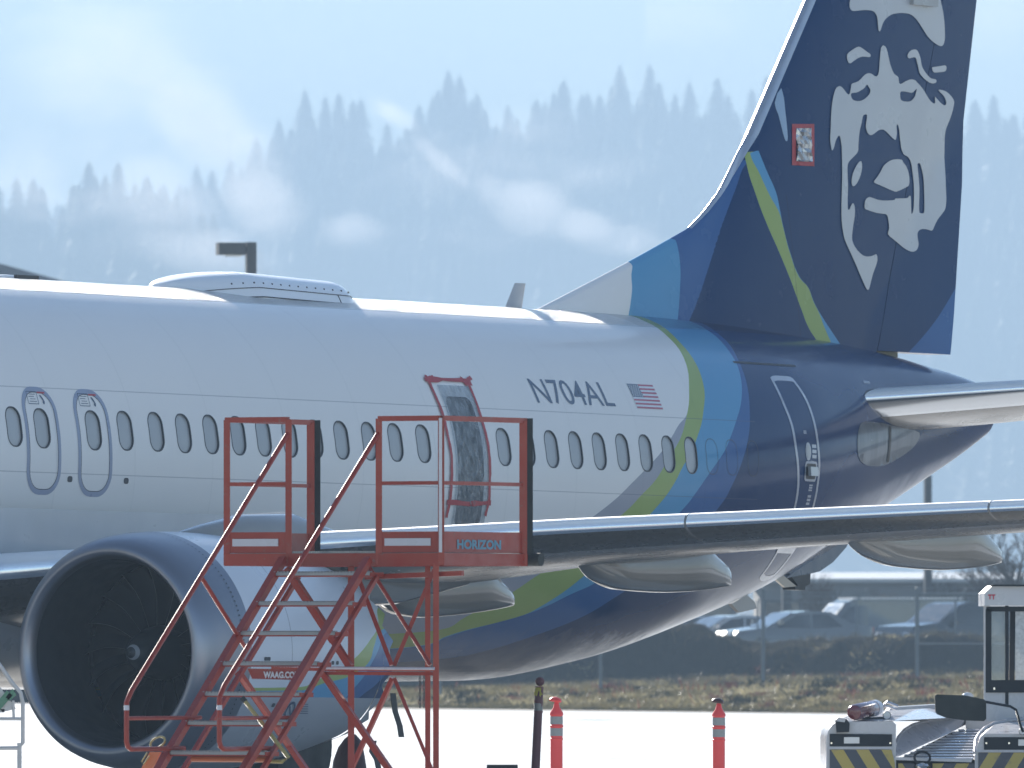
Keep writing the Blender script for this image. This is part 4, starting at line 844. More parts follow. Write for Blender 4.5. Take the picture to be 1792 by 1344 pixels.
def leafmat(name, a, b, tr=.35):
    q = NT(name); c = q.mix(q.noise(1.1, 3), a, b); q.set(col=c, rough=.5, spec=.2); t_ = q.n('ShaderNodeBsdfTranslucent'); q.l(c, t_.inputs[0]); mx_ = q.n('ShaderNodeMixShader'); mx_.inputs[0].default_value = tr; q.l(q.b.outputs[0], mx_.inputs[1]); q.l(t_.outputs[0], mx_.inputs[2]); q.l(mx_.outputs[0], q.out.inputs[0]); return q.m
tag(blades('grass', 90000, -15, 17, 312, 388, .16, .012, leafmat('dry_grass', (.055, .055, .022), (.20, .165, .09)), lambda x, y: np.clip(fbm(x, y, 3.5, 21)*3-.9, .05, 1), 2), kind='stuff')
tag(blades('berm_weeds', 16000, -15, 17, 383, 396, .22, .012, leafmat('berm_weed_leaf', (.03, .03, .016), (.08, .07, .045)), None, 4), kind='stuff')
tag(blades('red_weeds', 6000, -15, 17, 318, 386, .30, .03, leafmat('dead_dock_weed', (.10, .035, .025), (.18, .06, .04)), lambda x, y: (fbm(x, y, .8, 31, 2) > .78)*1.0, 5, .3), kind='stuff')

def clumps(name, n, per, rad_, hh, m, seed):
    r_ = np.random.default_rng(seed); cx_, cy_ = r_.uniform(-14, 16, n*3), r_.uniform(316, 388, n*3); k = cy_ > dedge(cx_)+1.5; cx_, cy_ = cx_[k][:n], cy_[k][:n]; n = len(cx_); sc_ = np.repeat(r_.uniform(.5, 1.5, n), per)
    x = np.repeat(cx_, per)+r_.normal(0, rad_, n*per)*sc_; y = np.repeat(cy_, per)+r_.normal(0, rad_, n*per)*sc_; z = land(x, y)-.02; h = hh*sc_*r_.uniform(.4, 1.1, n*per); a = r_.uniform(0, math.pi, n*per); w_ = .022
    P = [np.stack([x-np.cos(a)*w_, y-np.sin(a)*w_, z], 1), np.stack([x+np.cos(a)*w_, y+np.sin(a)*w_, z+h*.3], 1), np.stack([x+r_.normal(0, .1, len(x)), y, z+h], 1)]; V = np.stack(P, 1).reshape(-1, 3)
    return tag(mesh(name, V, np.arange(len(V)).reshape(-1, 3), m, recalc=False), kind='stuff')
clumps('dark_weeds', 130, 60, .16, .22, leafmat('dark_weed_leaf', (.015, .02, .015), (.035, .035, .02), .1), 41)
clumps('rusty_weeds', 45, 50, .10, .20, leafmat('rusty_weed_leaf', (.09, .03, .025), (.15, .055, .04), .3), 42)
clumps('straw_grass', 260, 50, .26, .13, leafmat('straw_leaf', (.22, .19, .10), (.34, .30, .18), .4), 43)
# hills with a fir wood
def ridge(xk, yk, D): return [( (a-CX)/F*D, CAMH+(YH-b)/F*D) for a, b in zip(xk, yk)]
TREEH = 34
leafc = NT('fir_foliage'); leafc.set(col=leafc.mix(leafc.noise(.2, 2), (.018, .035, .022), (.04, .06, .035)), rough=.8); M['fir'] = leafc.m; M['bark'] = mat('bark', (.08, .06, .045), .9)
hm = mat('hill_ground', (.05, .055, .04), .95, var=.3, vs=.02)
def firmesh(seed):
    r_ = np.random.default_rng(seed); V = []; Fc = []; H_ = 1.0; nt_ = 13
    for k in range(nt_):
        u = k/(nt_-1); zt_ = .16+.80*u; rad_ = .25*(1-u)**.72+.014; ns = 9; n0 = len(V); V.append((0, 0, min(1.0, zt_+.10)))
        for j in range(ns*2):
            a = math.pi*j/ns + r_.uniform(-.1, .1) + k; rr = rad_*(r_.uniform(.75, 1.25) if j % 2 == 0 else r_.uniform(.35, .6)); V.append((rr*math.cos(a), rr*math.sin(a), zt_-(.05*rr/.17 if j % 2 == 0 else 0)+r_.uniform(-.012, .012)))
        for j in range(ns*2): Fc.append((n0, n0+1+j, n0+1+(j+1) % (ns*2)))
    return np.array(V), np.array(Fc)
firs = [firmesh(i) for i in range(6)]
RID = [('hill', 5600, [-900,-400,0,200,330,420,470,520,575,625,690,740,780,835,860,900,960,1000,1040,1080,1130,1180,1230,1300,1400,1600,1700,1735,1792,2200,2900],
             [420,400,390,370,330,270,235,168,158,205,235,182,138,143,195,205,130,168,180,130,128,160,170,170,165,200,215,190,185,260,300]),
       ('near_hill', 4600, [-1200,-600,-200,0,60,110,170,220,260,330,420,520,700,900,1200], [360,330,340,345,330,335,285,290,300,335,420,520,640,760,900])]
allV = []; allF = []; off = 0; ridge_trees = []
for name, D, xk, yk in RID:
    rk = ridge(xk, yk, D); rx = np.array([p[0] for p in rk]); rz_ = np.array([p[1] for p in rk])
    def hz_(x, rx=rx, rz_=rz_): return np.interp(x, rx, rz_)
    def surf(x, y, D=D, hz_=hz_):
        t = np.clip((y-(D-900))/900, 0, 1); return 1.5+(hz_(x)-TREEH*.8-1.5)*t**1.3
    xs = np.concatenate([np.linspace(-2200, -450, 12), np.arange(-400, 420, 10), np.linspace(450, 2200, 12)]); ys = np.concatenate([np.linspace(D-900, D, 30), [D+60, D+200]]); XX, YY = np.meshgrid(xs, ys); ZZ = np.where(YY <= D, surf(XX, YY), surf(XX, D*np.ones_like(XX))-(YY-D)*.1)
    nx = len(xs); I = (np.arange(len(ys)-1)[:, None]*nx+np.arange(nx-1)).ravel()
    o = mesh(name, np.stack([XX, YY, ZZ], -1).reshape(-1, 3), np.stack([I, I+1, I+nx+1, I+nx], 1), hm, smooth=180, recalc=False); o['kind'] = 'structure'
    rows = [(D-4, 4.2, 1.0)] + [(D-14-k*22, 5.5, 1.0) for k in range(9)] + [(D-230-k*60, 8, 1.) for k in range(8)]
    for ri, (yd, sp_x, _) in enumerate(rows):
        x = -260.
        while x < 260:
            x += sp_x*rng.uniform(.5, 1.6); y = yd+rng.uniform(-7, 7)*(ri > 0); px = x/D*F+CX
            if name == 'near_hill' and px > 640: break
            if name == 'near_hill' and ri == 0 and px > 520: continue
            h = TREEH*.86*rng.choice([.62, .8, .95, 1.12, 1.2], p=[.2, .3, .25, .15, .1])*rng.uniform(.9, 1.1)
            z = float(surf(x, y))-1
            k = int(rng.integers(6))
            if ri == 0 and -80 < px < 1880: ridge_trees.append((x, y, z, h, k)); continue
            v, f = firs[k]; a = rng.uniform(0, 6.28); wv = v.copy(); c, s_ = math.cos(a), math.sin(a); wv = np.stack([(v[:, 0]*c-v[:, 1]*s_)*h*1.0+x, (v[:, 0]*s_+v[:, 1]*c)*h+y, v[:, 2]*h+z], 1); allV.append(wv); allF.append(f+off); off += len(v)
av = np.concatenate(allV); af = np.concatenate(allF); me = bpy.data.meshes.new('hillside_wood'); me.vertices.add(len(av)); me.vertices.foreach_set('co', av.ravel()); me.loops.add(af.size); me.loops.foreach_set('vertex_index', af.ravel()); me.polygons.add(len(af)); me.polygons.foreach_set('loop_start', np.arange(len(af))*3); me.update(calc_edges=True)
tag(link('hillside_wood', me, M['fir']), kind='stuff')
fme = []
for v, f in firs:
    m_ = bpy.data.meshes.new('crown'); m_.from_pydata(v.tolist(), [], f.tolist()); m_.materials.append(M['fir']); fme.append(m_)
tb = MB(); tb.tube([(0, 0, -.05), (0, 0, .5), (0, 0, .95)], [.018, .012, .003], 6); tme = bpy.data.meshes.new('trunk'); tme.from_pydata(tb.V, [], tb.F); tme.materials.append(M['bark'])
for x, y, z, h, k in ridge_trees:
    t_ = empty('fir_tree', (x, y, z), 'tall fir standing on the misty skyline of the wooded hill', 'tree', 'firs along the misty ridge'); t_.scale = (h, h, h); t_.rotation_euler = (0, 0, float(rng.uniform(0, 6.28)))
    for nme, mm in (('crown', fme[k]), ('trunk', tme)): o = bpy.data.objects.new(nme, mm); COL.objects.link(o); o.parent = t_

# haze and drifting mist
def volbox(name, lo, hi, dens, colr, aniso, build=None):
    q = bpy.data.materials.new(name); q.use_nodes = True; t_ = q.node_tree; t_.nodes.clear(); o_ = t_.nodes.new('ShaderNodeOutputMaterial'); v_ = t_.nodes.new('ShaderNodeVolumePrincipled'); v_.inputs['Color'].default_value = (*colr, 1); v_.inputs['Density'].default_value = dens; v_.inputs['Anisotropy'].default_value = aniso
    t_.links.new(v_.outputs[0], o_.inputs['Volume']); b_ = MB(); b_.box(lo, hi); o = b_.build(name, q, None, None); o['kind'] = 'stuff'; return o, t_, v_
HZ = .00036
volbox('haze', (-2800, -150, -1.4), (2800, 8800, 330), HZ, (.40, .56, .745), .0)
def mist(name, px0, py0, px1, py1, D, dens, blobs, seed):
    "a bank of low cloud: soft ellipsoids broken up by noise"
    a, b = W(px0, py1, D), W(px1, py0, D); c = (a+b)/2; hx_, hz2, hy_ = (b[0]-a[0])/2, (b[2]-a[2])/2, 26.
    mb = MB(c); mb.box((c[0]-hx_, c[1]-hy_, c[2]-hz2), (c[0]+hx_, c[1]+hy_, c[2]+hz2))
    q = bpy.data.materials.new(name); q.use_nodes = True; t_ = q.node_tree; t_.nodes.clear()
    def N_(typ, **k):
        x = t_.nodes.new(typ)
        for a_, b_ in k.items(): setattr(x, a_, b_)
        return x
    o_ = N_('ShaderNodeOutputMaterial'); v_ = N_('ShaderNodeVolumePrincipled'); tc = N_('ShaderNodeTexCoord'); v_.inputs['Color'].default_value = (1, .965, .955, 1); v_.inputs['Anisotropy'].default_value = .35
    tot = None
    for (bx_, by_, rx_, ry_, ang, wt) in blobs:
        mp = N_('ShaderNodeMapping'); mp.vector_type = 'TEXTURE'; p = W(bx_, by_, D)-c; mp.inputs['Location'].default_value = (p[0], 0, p[2]); mp.inputs['Rotation'].default_value = (0, R(ang), 0); mp.inputs['Scale'].default_value = (rx_/F*D, hy_, ry_/F*D)
        t_.links.new(tc.outputs['Object'], mp.inputs[0]); ln = N_('ShaderNodeVectorMath', operation='LENGTH'); t_.links.new(mp.outputs[0], ln.inputs[0]); mr = N_('ShaderNodeMapRange', interpolation_type='SMOOTHSTEP'); t_.links.new(ln.outputs['Value'], mr.inputs[0])
        for i, vv in enumerate((1.0, 0.0, 0.0, wt)): mr.inputs[i+1].default_value = vv
        if tot is None: tot = mr.outputs[0]
        else: ad_ = N_('ShaderNodeMath', operation='MAXIMUM'); t_.links.new(tot, ad_.inputs[0]); t_.links.new(mr.outputs[0], ad_.inputs[1]); tot = ad_.outputs[0]
    nz = N_('ShaderNodeTexNoise'); nz.inputs['Scale'].default_value = .055; nz.inputs['Detail'].default_value = 5; nz.inputs['Roughness'].default_value = .62; nz.inputs['Distortion'].default_value = .8
    mp = N_('ShaderNodeMapping'); mp.inputs['Location'].default_value = (seed*13.1, seed*7.7, 0); mp.inputs['Rotation'].default_value = (0, R(40), 0); mp.inputs['Scale'].default_value = (.55, .6, 1.25); t_.links.new(tc.outputs['Object'], mp.inputs[0]); t_.links.new(mp.outputs[0], nz.inputs['Vector'])
    m1 = N_('ShaderNodeMath', operation='ADD'); t_.links.new(tot, m1.inputs[0]); t_.links.new(nz.outputs[0], m1.inputs[1])
    mr = N_('ShaderNodeMapRange', interpolation_type='SMOOTHSTEP'); t_.links.new(m1.outputs[0], mr.inputs[0])
    for i, vv in enumerate((.62, 1.35, 0.0, dens)): mr.inputs[i+1].default_value = vv
    t_.links.new(mr.outputs[0], v_.inputs['Density']); t_.links.new(v_.outputs[0], o_.inputs['Volume'])
    o = mb.build(name, q, None, None, loc=c); o['kind'] = 'stuff'; return o
mist('mist_bank', -160, -60, 660, 560, 4350, .030, [(190,110,300,200,0,.72),(350,220,260,130,40,.80),(450,340,170,110,50,.85),(280,330,230,130,30,.60),(380,440,260,80,10,.60),(60,300,160,160,0,.45),(250,300,420,240,0,.36)], 1)
mist('mist_wisp', 560, 60, 1330, 500, 4650, .030, [(900,300,420,230,0,.36),(690,200,90,34,30,.68),(780,290,140,36,42,.62),(930,355,140,90,10,.85),(1020,395,130,60,20,.75),(860,330,80,70,0,.6),(1100,420,120,60,0,.5),(620,400,110,60,0,.5)], 2)
mist('mist_wisp', 1130, -60, 1900, 130, 5750, .012, [(1150,30,300,90,0,.7),(1750,30,220,120,0,.75)], 3)

# ---------------------------------------------------------------- beyond the field: fence, cars, buildings, trees
galv = mat('galvanised_steel', (.17, .19, .20), .6, metal=.2); FD = 371.0
def fence_post_x(px): return W(px, 1205, FD)[0]
fe = empty('chain_link_fence', (0, FD, .3), 'tall galvanised chain link fence standing in the weedy field behind the apron', 'fence')
o_ = np.array([0, FD, .3]); ftop = 3.25
for px in (-80, 210, 490, 770, 1051, 1335.5, 1605, 1880, 2160):
    x = fence_post_x(px); z = float(land(x, FD)); b_ = MB(o_); b_.tube([(x, FD, z-.2), (x, FD, ftop-.1)], .055 if 1300 < px < 1700 else .048, 10); b_.sphere((x, FD, ftop-.08), .07, 5); b_.build('post', galv, fe)
for (x0, x1, z) in ((fence_post_x(1605), fence_post_x(2160), CAMH+(YH-1040)/F*FD), (fence_post_x(1605), fence_post_x(2160), CAMH+(YH-1127)/F*FD)):
    b_ = MB(o_); b_.tube([(x0, FD, z), (x1, FD, z)], .03, 8); b_.build('rail', galv, fe)
b_ = MB(o_)
x0, x1 = fence_post_x(-80), fence_post_x(2160); zb_, zt_ = .55, ftop-.15; hgt = zt_-zb_; pit_ = .11
for k in range(int((x1-x0+hgt)/pit_)):
    for s_ in (1, -1):
        xa = x0-hgt+k*pit_ if s_ > 0 else x0+k*pit_; xb = xa+hgt if s_ > 0 else xa-hgt
        b_.add([(xa-.007, FD+s_*.004, zb_), (xa+.007, FD+s_*.004, zb_), (xb+.007, FD+s_*.004, zt_), (xb-.007, FD+s_*.004, zt_)], [(0, 1, 2, 3)])
mm = mesh('wire_mesh', b_.V, b_.F, galv, fe, recalc=False); mm['kind'] = 'stuff'
# second fence with barbed arms behind the cars
F2 = 402.5; f2 = empty('barbed_wire_fence', (0, F2, 1.1), 'thin mesh fence with slanted barbed arms in front of the parked cars', 'fence'); o_ = np.array([0, F2, 1.1])
for i, px in enumerate((1150, 1326, 1499, 1672, 1845)):
    x = W(px, 1100, F2)[0]; b_ = MB(o_); b_.tube([(x, F2, 1.0), (x, F2, 2.95), (x+.34, F2, 3.35)], .028, 6); b_.build('post', galv, f2)
for z, dx in ((1.9, 0), (2.92, 0), (3.1, .15), (3.22, .25), (3.34, .33)):
    b_ = MB(o_); b_.tube([(-8+dx, F2, z), (17+dx, F2, z)], .008, 4); b_.build('wire', galv, f2, None)

# vehicles
glass = mat('car_glass', (.03, .035, .04), .04, coat=1, var=.02); chrome = mat('chrome', (.6, .6, .6), .15, metal=1); lampm = mat('lamp_lens', (.55, .56, .58), .1, coat=1); redl = mat('tail_lamp_red', (.35, .02, .02), .15, coat=1)
def carpaint(n_, c): return mat('car_paint_'+n_, c, .12, coat=1.0, var=.03, rvar=.03)
def vehicle(name, px, D, yaw, prof, glassp, Lc, Wc, paint, label, cat, wheels, z0=1.12, pillars=(), group=None, boxy=.12):
    "side profile (x along length, z) lofted across the width; nose towards -x"
    c = W(px, 1100, D); root = empty(name, (c[0], D, z0), label, cat, group, rz=yaw)
    def shell(P, w0, w1, zc0, zc1, mt, nme, par, off=0):
        V = []; ys = [-1, -.97, -.8, 0, .8, .97, 1]
        for t in ys:
            for x, z in P:
                k = min(1, max(0, (z-zc0)/(zc1-zc0))); hw = (w0+(w1-w0)*k)/2+off; ins = (abs(t) == 1)*.03; V.append((x+(ins if x < 0 else -ins), t*hw, z-(ins if z > .6 else -ins*.5)))
        n = len(P); Fc = [(i*n+j, i*n+(j+1) % n, (i+1)*n+(j+1) % n, (i+1)*n+j) for i in range(len(ys)-1) for j in range(n)] + [tuple(range(n)), tuple((len(ys)-1)*n+j for j in range(n))]
        return mesh(nme, V, Fc, mt, par, 35)
    bo = shell(prof, Wc, Wc*(1-boxy), .9, 1.9, paint, 'body', root)
    for g_ in glassp: shell(g_, Wc+.012, Wc*(1-boxy)+.012, .9, 1.9, glass, 'window', root)
    for g_ in pillars: shell(g_, Wc-.25, Wc*(1-boxy)-.25, .9, 1.9, glass, 'windscreen', root)
    for wx in wheels:
        for sy in (-1, 1):
            t_ = MB(); t_.lathe((wx, sy*(Wc/2-.11), .34), (0, 1, 0), [(-.11, .2), (-.11, .31), (-.08, .34), (.08, .34), (.11, .31), (.11, .2)], 20); tt_ = t_.build('tyre', M['dark'], root, 40)
            t_ = MB(); t_.lathe((wx, sy*(Wc/2-.11), .34), (0, 1, 0), [(-.112, .19), (-.09, .06), (.09, .06), (.112, .19)], 12); t_.build('rim', chrome, tt_, 40)
    for sy in (-1, 1):
        l_ = MB(); l_.frame_box((-Lc/2+.03, sy*(Wc/2-.28), .78), (.04, 0, .0), (0, .17, 0), (.02, 0, .07)); l_.build('headlight', lampm, root, 30)
        l_ = MB(); l_.frame_box((Lc/2-.03, sy*(Wc/2-.16), .85), (.04, 0, 0), (0, .1, 0), (0, 0, .12)); l_.build('tail_light', redl, root, 30)
        l_ = MB(); l_.frame_box((-Lc*.17, sy*(Wc/2+.1), 1.12), (.06, 0, 0), (0, .1, 0), (0, 0, .07)); l_.build('wing_mirror', paint, root, 30)
    l_ = MB(); l_.frame_box((-Lc/2-.02, 0, .48), (.06, 0, 0), (0, Wc/2-.08, 0), (0, 0, .10)); l_.build('bumper', chrome, root, 30)
    return root
suv = [(-2.35,.35),(-2.4,.75),(-2.25,1.02),(-1.15,1.15),(-.45,1.68),(-.1,1.76),(1.6,1.74),(2.1,1.55),(2.35,1.1),(2.38,.4)]
suvg = [[(-.95,1.16),(-.38,1.62),(.35,1.66),(.35,1.14)], [(.45,1.14),(.45,1.66),(1.35,1.64),(1.35,1.14)], [(1.45,1.14),(1.45,1.63),(1.75,1.6),(2.0,1.16)]]; suvw = [[(-1.17,1.16),(-1.13,1.19),(-.43,1.70),(-.40,1.66)]]
truck = [(-2.8,.45),(-2.85,.9),(-2.7,1.15),(-1.35,1.22),(-.72,1.80),(-.3,1.9),(1.0,1.88),(1.12,1.25),(2.75,1.25),(2.8,.5)]
truckg = [[(-1.12,1.24),(-.62,1.74),(.1,1.80),(.1,1.22)], [(.18,1.22),(.18,1.80),(.88,1.78),(.9,1.22)]]; truckw = [[(-1.37,1.24),(-1.32,1.26),(-.70,1.83),(-.66,1.78)]]
sed = [(-2.25,.3),(-2.3,.65),(-2.1,.85),(-1.05,.98),(-.3,1.38),(.2,1.46),(.9,1.42),(1.6,1.08),(2.25,1.0),(2.3,.4)]
sedg = [[(-.85,.99),(-.25,1.34),(.25,1.39),(.25,.97)], [(.33,.97),(.33,1.39),(.85,1.36),(1.3,1.02)]]; sedw = [[(-1.07,1.0),(-1.02,1.02),(-.28,1.41),(-.22,1.37)]]
van = [(-2.6,.35),(-2.65,.9),(-2.35,1.2),(-1.75,1.35),(-1.2,2.0),(-.9,2.12),(2.6,2.12),(2.65,.4)]
vang = [[(-1.55,1.36),(-1.1,1.92),(-.5,1.95),(-.5,1.32)]]; vanw = [[(-1.77,1.37),(-1.73,1.40),(-1.17,2.03),(-1.13,1.98)]]
vehicle('parked_car', 1385, 406, R(22), sed, sedg, 4.6, 1.85, carpaint('charcoal', (.16, .17, .18)), 'charcoal saloon with glaring windscreen parked behind the earth bank', 'car', (-1.4, 1.4), pillars=sedw, z0=1.22)
vehicle('parked_car', 1268, 418, R(26), sed, sedg, 4.6, 1.8, carpaint('silver', (.45, .46, .48)), 'low silver saloon leftmost of the parked cars under the tail', 'car', (-1.4, 1.4), pillars=sedw)
vehicle('parked_van', 1530, 421, R(14), van, vang, 5.3, 2.0, carpaint('slate', (.07, .08, .09)), 'boxy dark slate van with roof edge whitened as if sunlit behind the pickup', 'van', (-1.7, 1.7), pillars=vanw, z0=.95, boxy=.04)
vr = bpy.data.objects['parked_van']; vb = MB(); vb.frame_box((.85, 0, 2.14), (1.75, 0, 0), (0, .93, 0), (0, 0, .045)); vb.build('roof', M['white'], vr, 30)  # white slab painted in for the sunlit rim of the van roof
vehicle('parked_suv', 1672, 410, R(35), suv, suvg, 4.75, 1.9, carpaint('black', (.02, .022, .027)), 'black estate car with glaring bonnet between mesh fence and tug cab', 'car', (-1.45, 1.4), pillars=suvw, z0=1.2)
vehicle('parked_car', 1790, 425, R(35), sed, sedg, 4.6, 1.8, carpaint('grey', (.15, .16, .17)), 'grey saloon seen through the tug cab window', 'car', (-1.4, 1.4), pillars=sedw, z0=1.2)
vehicle('parked_car', 1200, 426, R(30), sed, sedg, 4.6, 1.8, carpaint('dark_blue', (.03, .045, .09)), 'dark blue saloon mostly hidden behind the airliner belly', 'car', (-1.4, 1.4), pillars=sedw)
# long low building with pale roof
wallm = mat('painted_block_wall', (.20, .20, .20), .8, var=.15, vs=.5); roofm = mat('pale_metal_roof', (.36, .37, .38), .4, metal=.2)
def low_building(name, px0, px1, pyr, D, label, dep=14, over=.5, mt=None, nwin=6):
    a, b = W(px0, pyr, D), W(px1, pyr, D); o_ = np.array([(a[0]+b[0])/2, D, 1.0]); r_ = empty(name, o_, label, 'building'); zt_ = a[2]
    m_ = MB(o_); m_.box((a[0], D, .8), (b[0], D+dep, zt_-.2)); m_.build('wall', mt or wallm, r_, None)
    m_ = MB(o_); m_.prism([(a[0]-over, D-over, zt_-.2), (a[0]-over, D+dep, zt_+.20), (a[0]-over, D+dep, zt_+.26), (a[0]-over, D-over, zt_-.06)], (b[0]-a[0]+2*over, 0, 0)); m_.build('roof', roofm, r_, None)
    for k in range(nwin):
        x = a[0]+(b[0]-a[0])*(k+.5)/nwin; m_ = MB(o_); m_.box((x-.7, D-.06, 1.6), (x+.7, D-.01, min(zt_-.7, 3.4))); w_ = m_.build('window', M['line'], r_, None); m_ = MB(o_); m_.box((x-.62, D-.08, 1.68), (x+.62, D-.055, min(zt_-.78, 3.32))); m_.build('pane', glass, w_, None)
low_building('low_building', 1330, 1800, 1010, 520, 'long low grey building with pale roof edge behind the parked vans')
low_building('low_building', 1000, 1290, 1018, 560, 'farther low grey building hidden mostly by the airliner belly', nwin=4)
low_building('low_building', 1590, 2150, 1016, 600, 'low tan building with bright roof behind the bare trees', mt=mat('tan_wall', (.28, .25, .20), .8), nwin=5)
# gabled hangar, left
D = 620; hb0 = empty('hangar', (W(-500, 1100, D)[0], D, 0), 'big dark gabled hangar whose roof slope shows above the fuselage crown', 'building'); o_ = np.array(hb0.location)
rp = [W(-1100, 660, D), W(-420, 345, D), W(260, 533, D)]; ro = MB(o_)
ro.prism([rp[0], rp[1], rp[2], rp[2]-(0, 0, .45), rp[1]-(0, 0, .45), rp[0]-(0, 0, .45)], (0, 45, 0)); ro.build('roof', mat('dark_blue_roof', (.07, .085, .11), .5), hb0, None)
wl = MB(o_); wl.prism([(rp[0][0]+.4, D+.5, 0), (rp[0][0]+.4, D+.5, rp[0][2]-.3), rp[1]+(0, .5, -.45), (rp[2][0]-.4, D+.5, rp[2][2]-.5), (rp[2][0]-.4, D+.5, 0)], (0, 44, 0)); wl.build('wall', mat('hangar_cladding', (.10, .115, .14), .6), hb0, None)
dm_ = MB(o_); dm_.box((rp[1][0]-6, D+.42, 0), (rp[1][0]+6, D+.49, 6)); dm_.build('door', mat('hangar_door', (.14, .15, .17), .6), hb0, None)
# poles
pole = mat('dark_bronze_pole', (.035, .038, .042), .5)
def lamp_post(px, ptop, D, wd_, label, head=True):
    c = W(px, ptop, D); zb_ = 0.0 if D < 350 else 1.0; r_ = empty('lamp_post', (c[0], D, zb_), label, 'lamp post', rz=R(12)); b_ = MB(); b_.box((-wd_/2, -wd_/2, 0), (wd_/2, wd_/2, c[2]-zb_)); b_.build('pole', pole, r_, 30)
    if head:
        b_ = MB(); b_.box((-.80, -.20, c[2]-zb_-.30), (-wd_/2-.04, .20, c[2]-zb_-.015)); h_ = b_.build('lamp_head', pole, r_, 30); b_ = MB(); b_.box((-.62, -.13, c[2]-zb_-.335), (-.25, .13, c[2]-zb_-.302)); b_.build('lens', lampm, h_, 30)
        b_ = MB(); b_.box((-wd_/2-.04, -.05, c[2]-zb_-.22), (-wd_/2, .05, c[2]-zb_-.08)); b_.build('arm', pole, r_, 30)
lamp_post(439, 424, 318, .23, 'dark square lamp post with box head rising behind the fuselage crown')
lamp_post(1623.5, 832, 455, .23, 'plain dark post standing under the tail cone', False)
lamp_post(1376, 968, 470, .3, 'short far post blurred behind the tail skid', False)
# bare trees
def bare_tree(px, D, H_, seed, label, spread=.5, parentg=None, depth=6, base=1.0):
    r_ = random.Random(seed); c = W(px, 1100, D); root = empty('bare_tree', (c[0], D, base), label, 'tree', parentg); tr_ = MB(); br = MB()
    def grow(p, d, L, rad_, lvl):
        q_ = p+d*L; mid = (p+q_)/2+np.array([r_.uniform(-1, 1), r_.uniform(-1, 1), 0])*L*.06; (tr_ if lvl < 2 else br).tube([p, mid, q_], [rad_, rad_*.85, rad_*.7], 5 if lvl < 3 else 3, cap=False)
        if lvl >= depth: return
        for k in range(3 if lvl > 0 else 4):
            a = r_.uniform(0, 6.28); t = spread*r_.uniform(.5, 1.3); nd = d+np.array([math.cos(a)*t, math.sin(a)*t, r_.uniform(-.05, .25)]); nd /= np.linalg.norm(nd); grow(p+d*L*r_.uniform(.55, 1), nd, L*r_.uniform(.58, .85), rad_*.6, lvl+1)
    grow(np.zeros(3), np.array([0, 0, 1.]), H_*.24, H_*.026, 0); tr_.build('trunk', M['bark'], root, 180); b = br.build('crown', M['bark'], root, None); b['kind'] = 'stuff'
bare_tree(1795, 440, 8.0, 3, 'twiggy bare tree on the right edge behind the tug cab', .6, depth=6)
bare_tree(1725, 475, 6.2, 5, 'small bare tree left of the twiggy tree at the right edge', .7, depth=6)
bare_tree(1418, 480, 4.6, 8, 'thin bare tree behind the tail skid', .6, depth=6)
bare_tree(1680, 520, 5.5, 9, 'bare tree behind the low buildings under the outer fairing', .7, depth=6)
bare_tree(1560, 515, 5.0, 12, 'bare tree hidden mostly behind the outer flap fairing', .7, depth=5)
# dark barrier left
c = W(20, 1172, 384); bq = empty('barrier', (c[0], 384, .75), 'long dark low barrier seen beneath the wing root at the left edge', 'barrier'); b_ = MB(); b_.prism([(-3.5, -.3, 0), (-3.5, -.18, .9), (-3.5, .18, .9), (-3.5, .3, 0)], (5.4, 0, 0)); b_.build('concrete_block', mat('dark_concrete', (.035, .04, .045), .8), bq, 30)

# ================================================================ red maintenance stand
SD = 111.0; BE = R(28); su = np.array([math.cos(BE), -math.sin(BE), 0]); svv = np.array([math.sin(BE), math.cos(BE), 0]); S0 = W(397, 963, SD); S0 = np.array([S0[0], SD, 0.0])
redp = NT('worn_red_paint'); rn = redp.noise(3, 5); rw = redp.noise(22, 5); wmask = redp.rng(rw, .63, .70, 0, 1)
redp.set(col=redp.mix(redp.math('MULTIPLY', wmask, .55), redp.mix(rn, (.19, .014, .005), (.30, .028, .010)), (.14, .09, .07)), rough=redp.rng(redp.noise(8, 4), .3, .7, .28, .5), coat=.1, spec=.35, nrm=redp.bump(rw, .15, .003)); M['red'] = redp.m
M['grate'] = mat('steel_grating', (.25, .26, .26), .45, metal=.6); M['reflect'] = mat('reflective_panel', (.40, .41, .46), .3, coat=.4); M['bumper'] = mat('black_foam_bumper', (.015, .02, .02), .75)
def SP(px, py, v=0.0, u=None):
    "point of the sight line on the stand's plane v = const (or u = const)"
    d = ray(px, py); o_ = np.array([0, 0, CAMH]); n_, k = (svv, v) if u is None else (su, u); t = (k - (o_-S0) @ n_)/(d @ n_); return o_+d*t
def SL_(u, v, z): return S0+su*u+svv*v+np.array([0, 0, z])
st_ = empty('maintenance_stand', S0, 'red steel maintenance stand with steps and caged platform in front of the engine', 'maintenance stand')
def bar(name, pts, r=.022, sq=True, m=None, parent=None, n=10):
    b_ = MB(S0); b_.tube(pts, r, n, square=sq); return b_.build(name, m or M['red'], parent or st_, 35)
Wd = float((SP(772, 963)-S0) @ su); Dp = 1.45; zf_ = float(SP(397, 968)[2]); zr = float(SP(397, 735)[2])
vE = Dp
uL = float((SP(505, 963)-S0) @ su); uR = float((SP(663, 963)-S0) @ su)
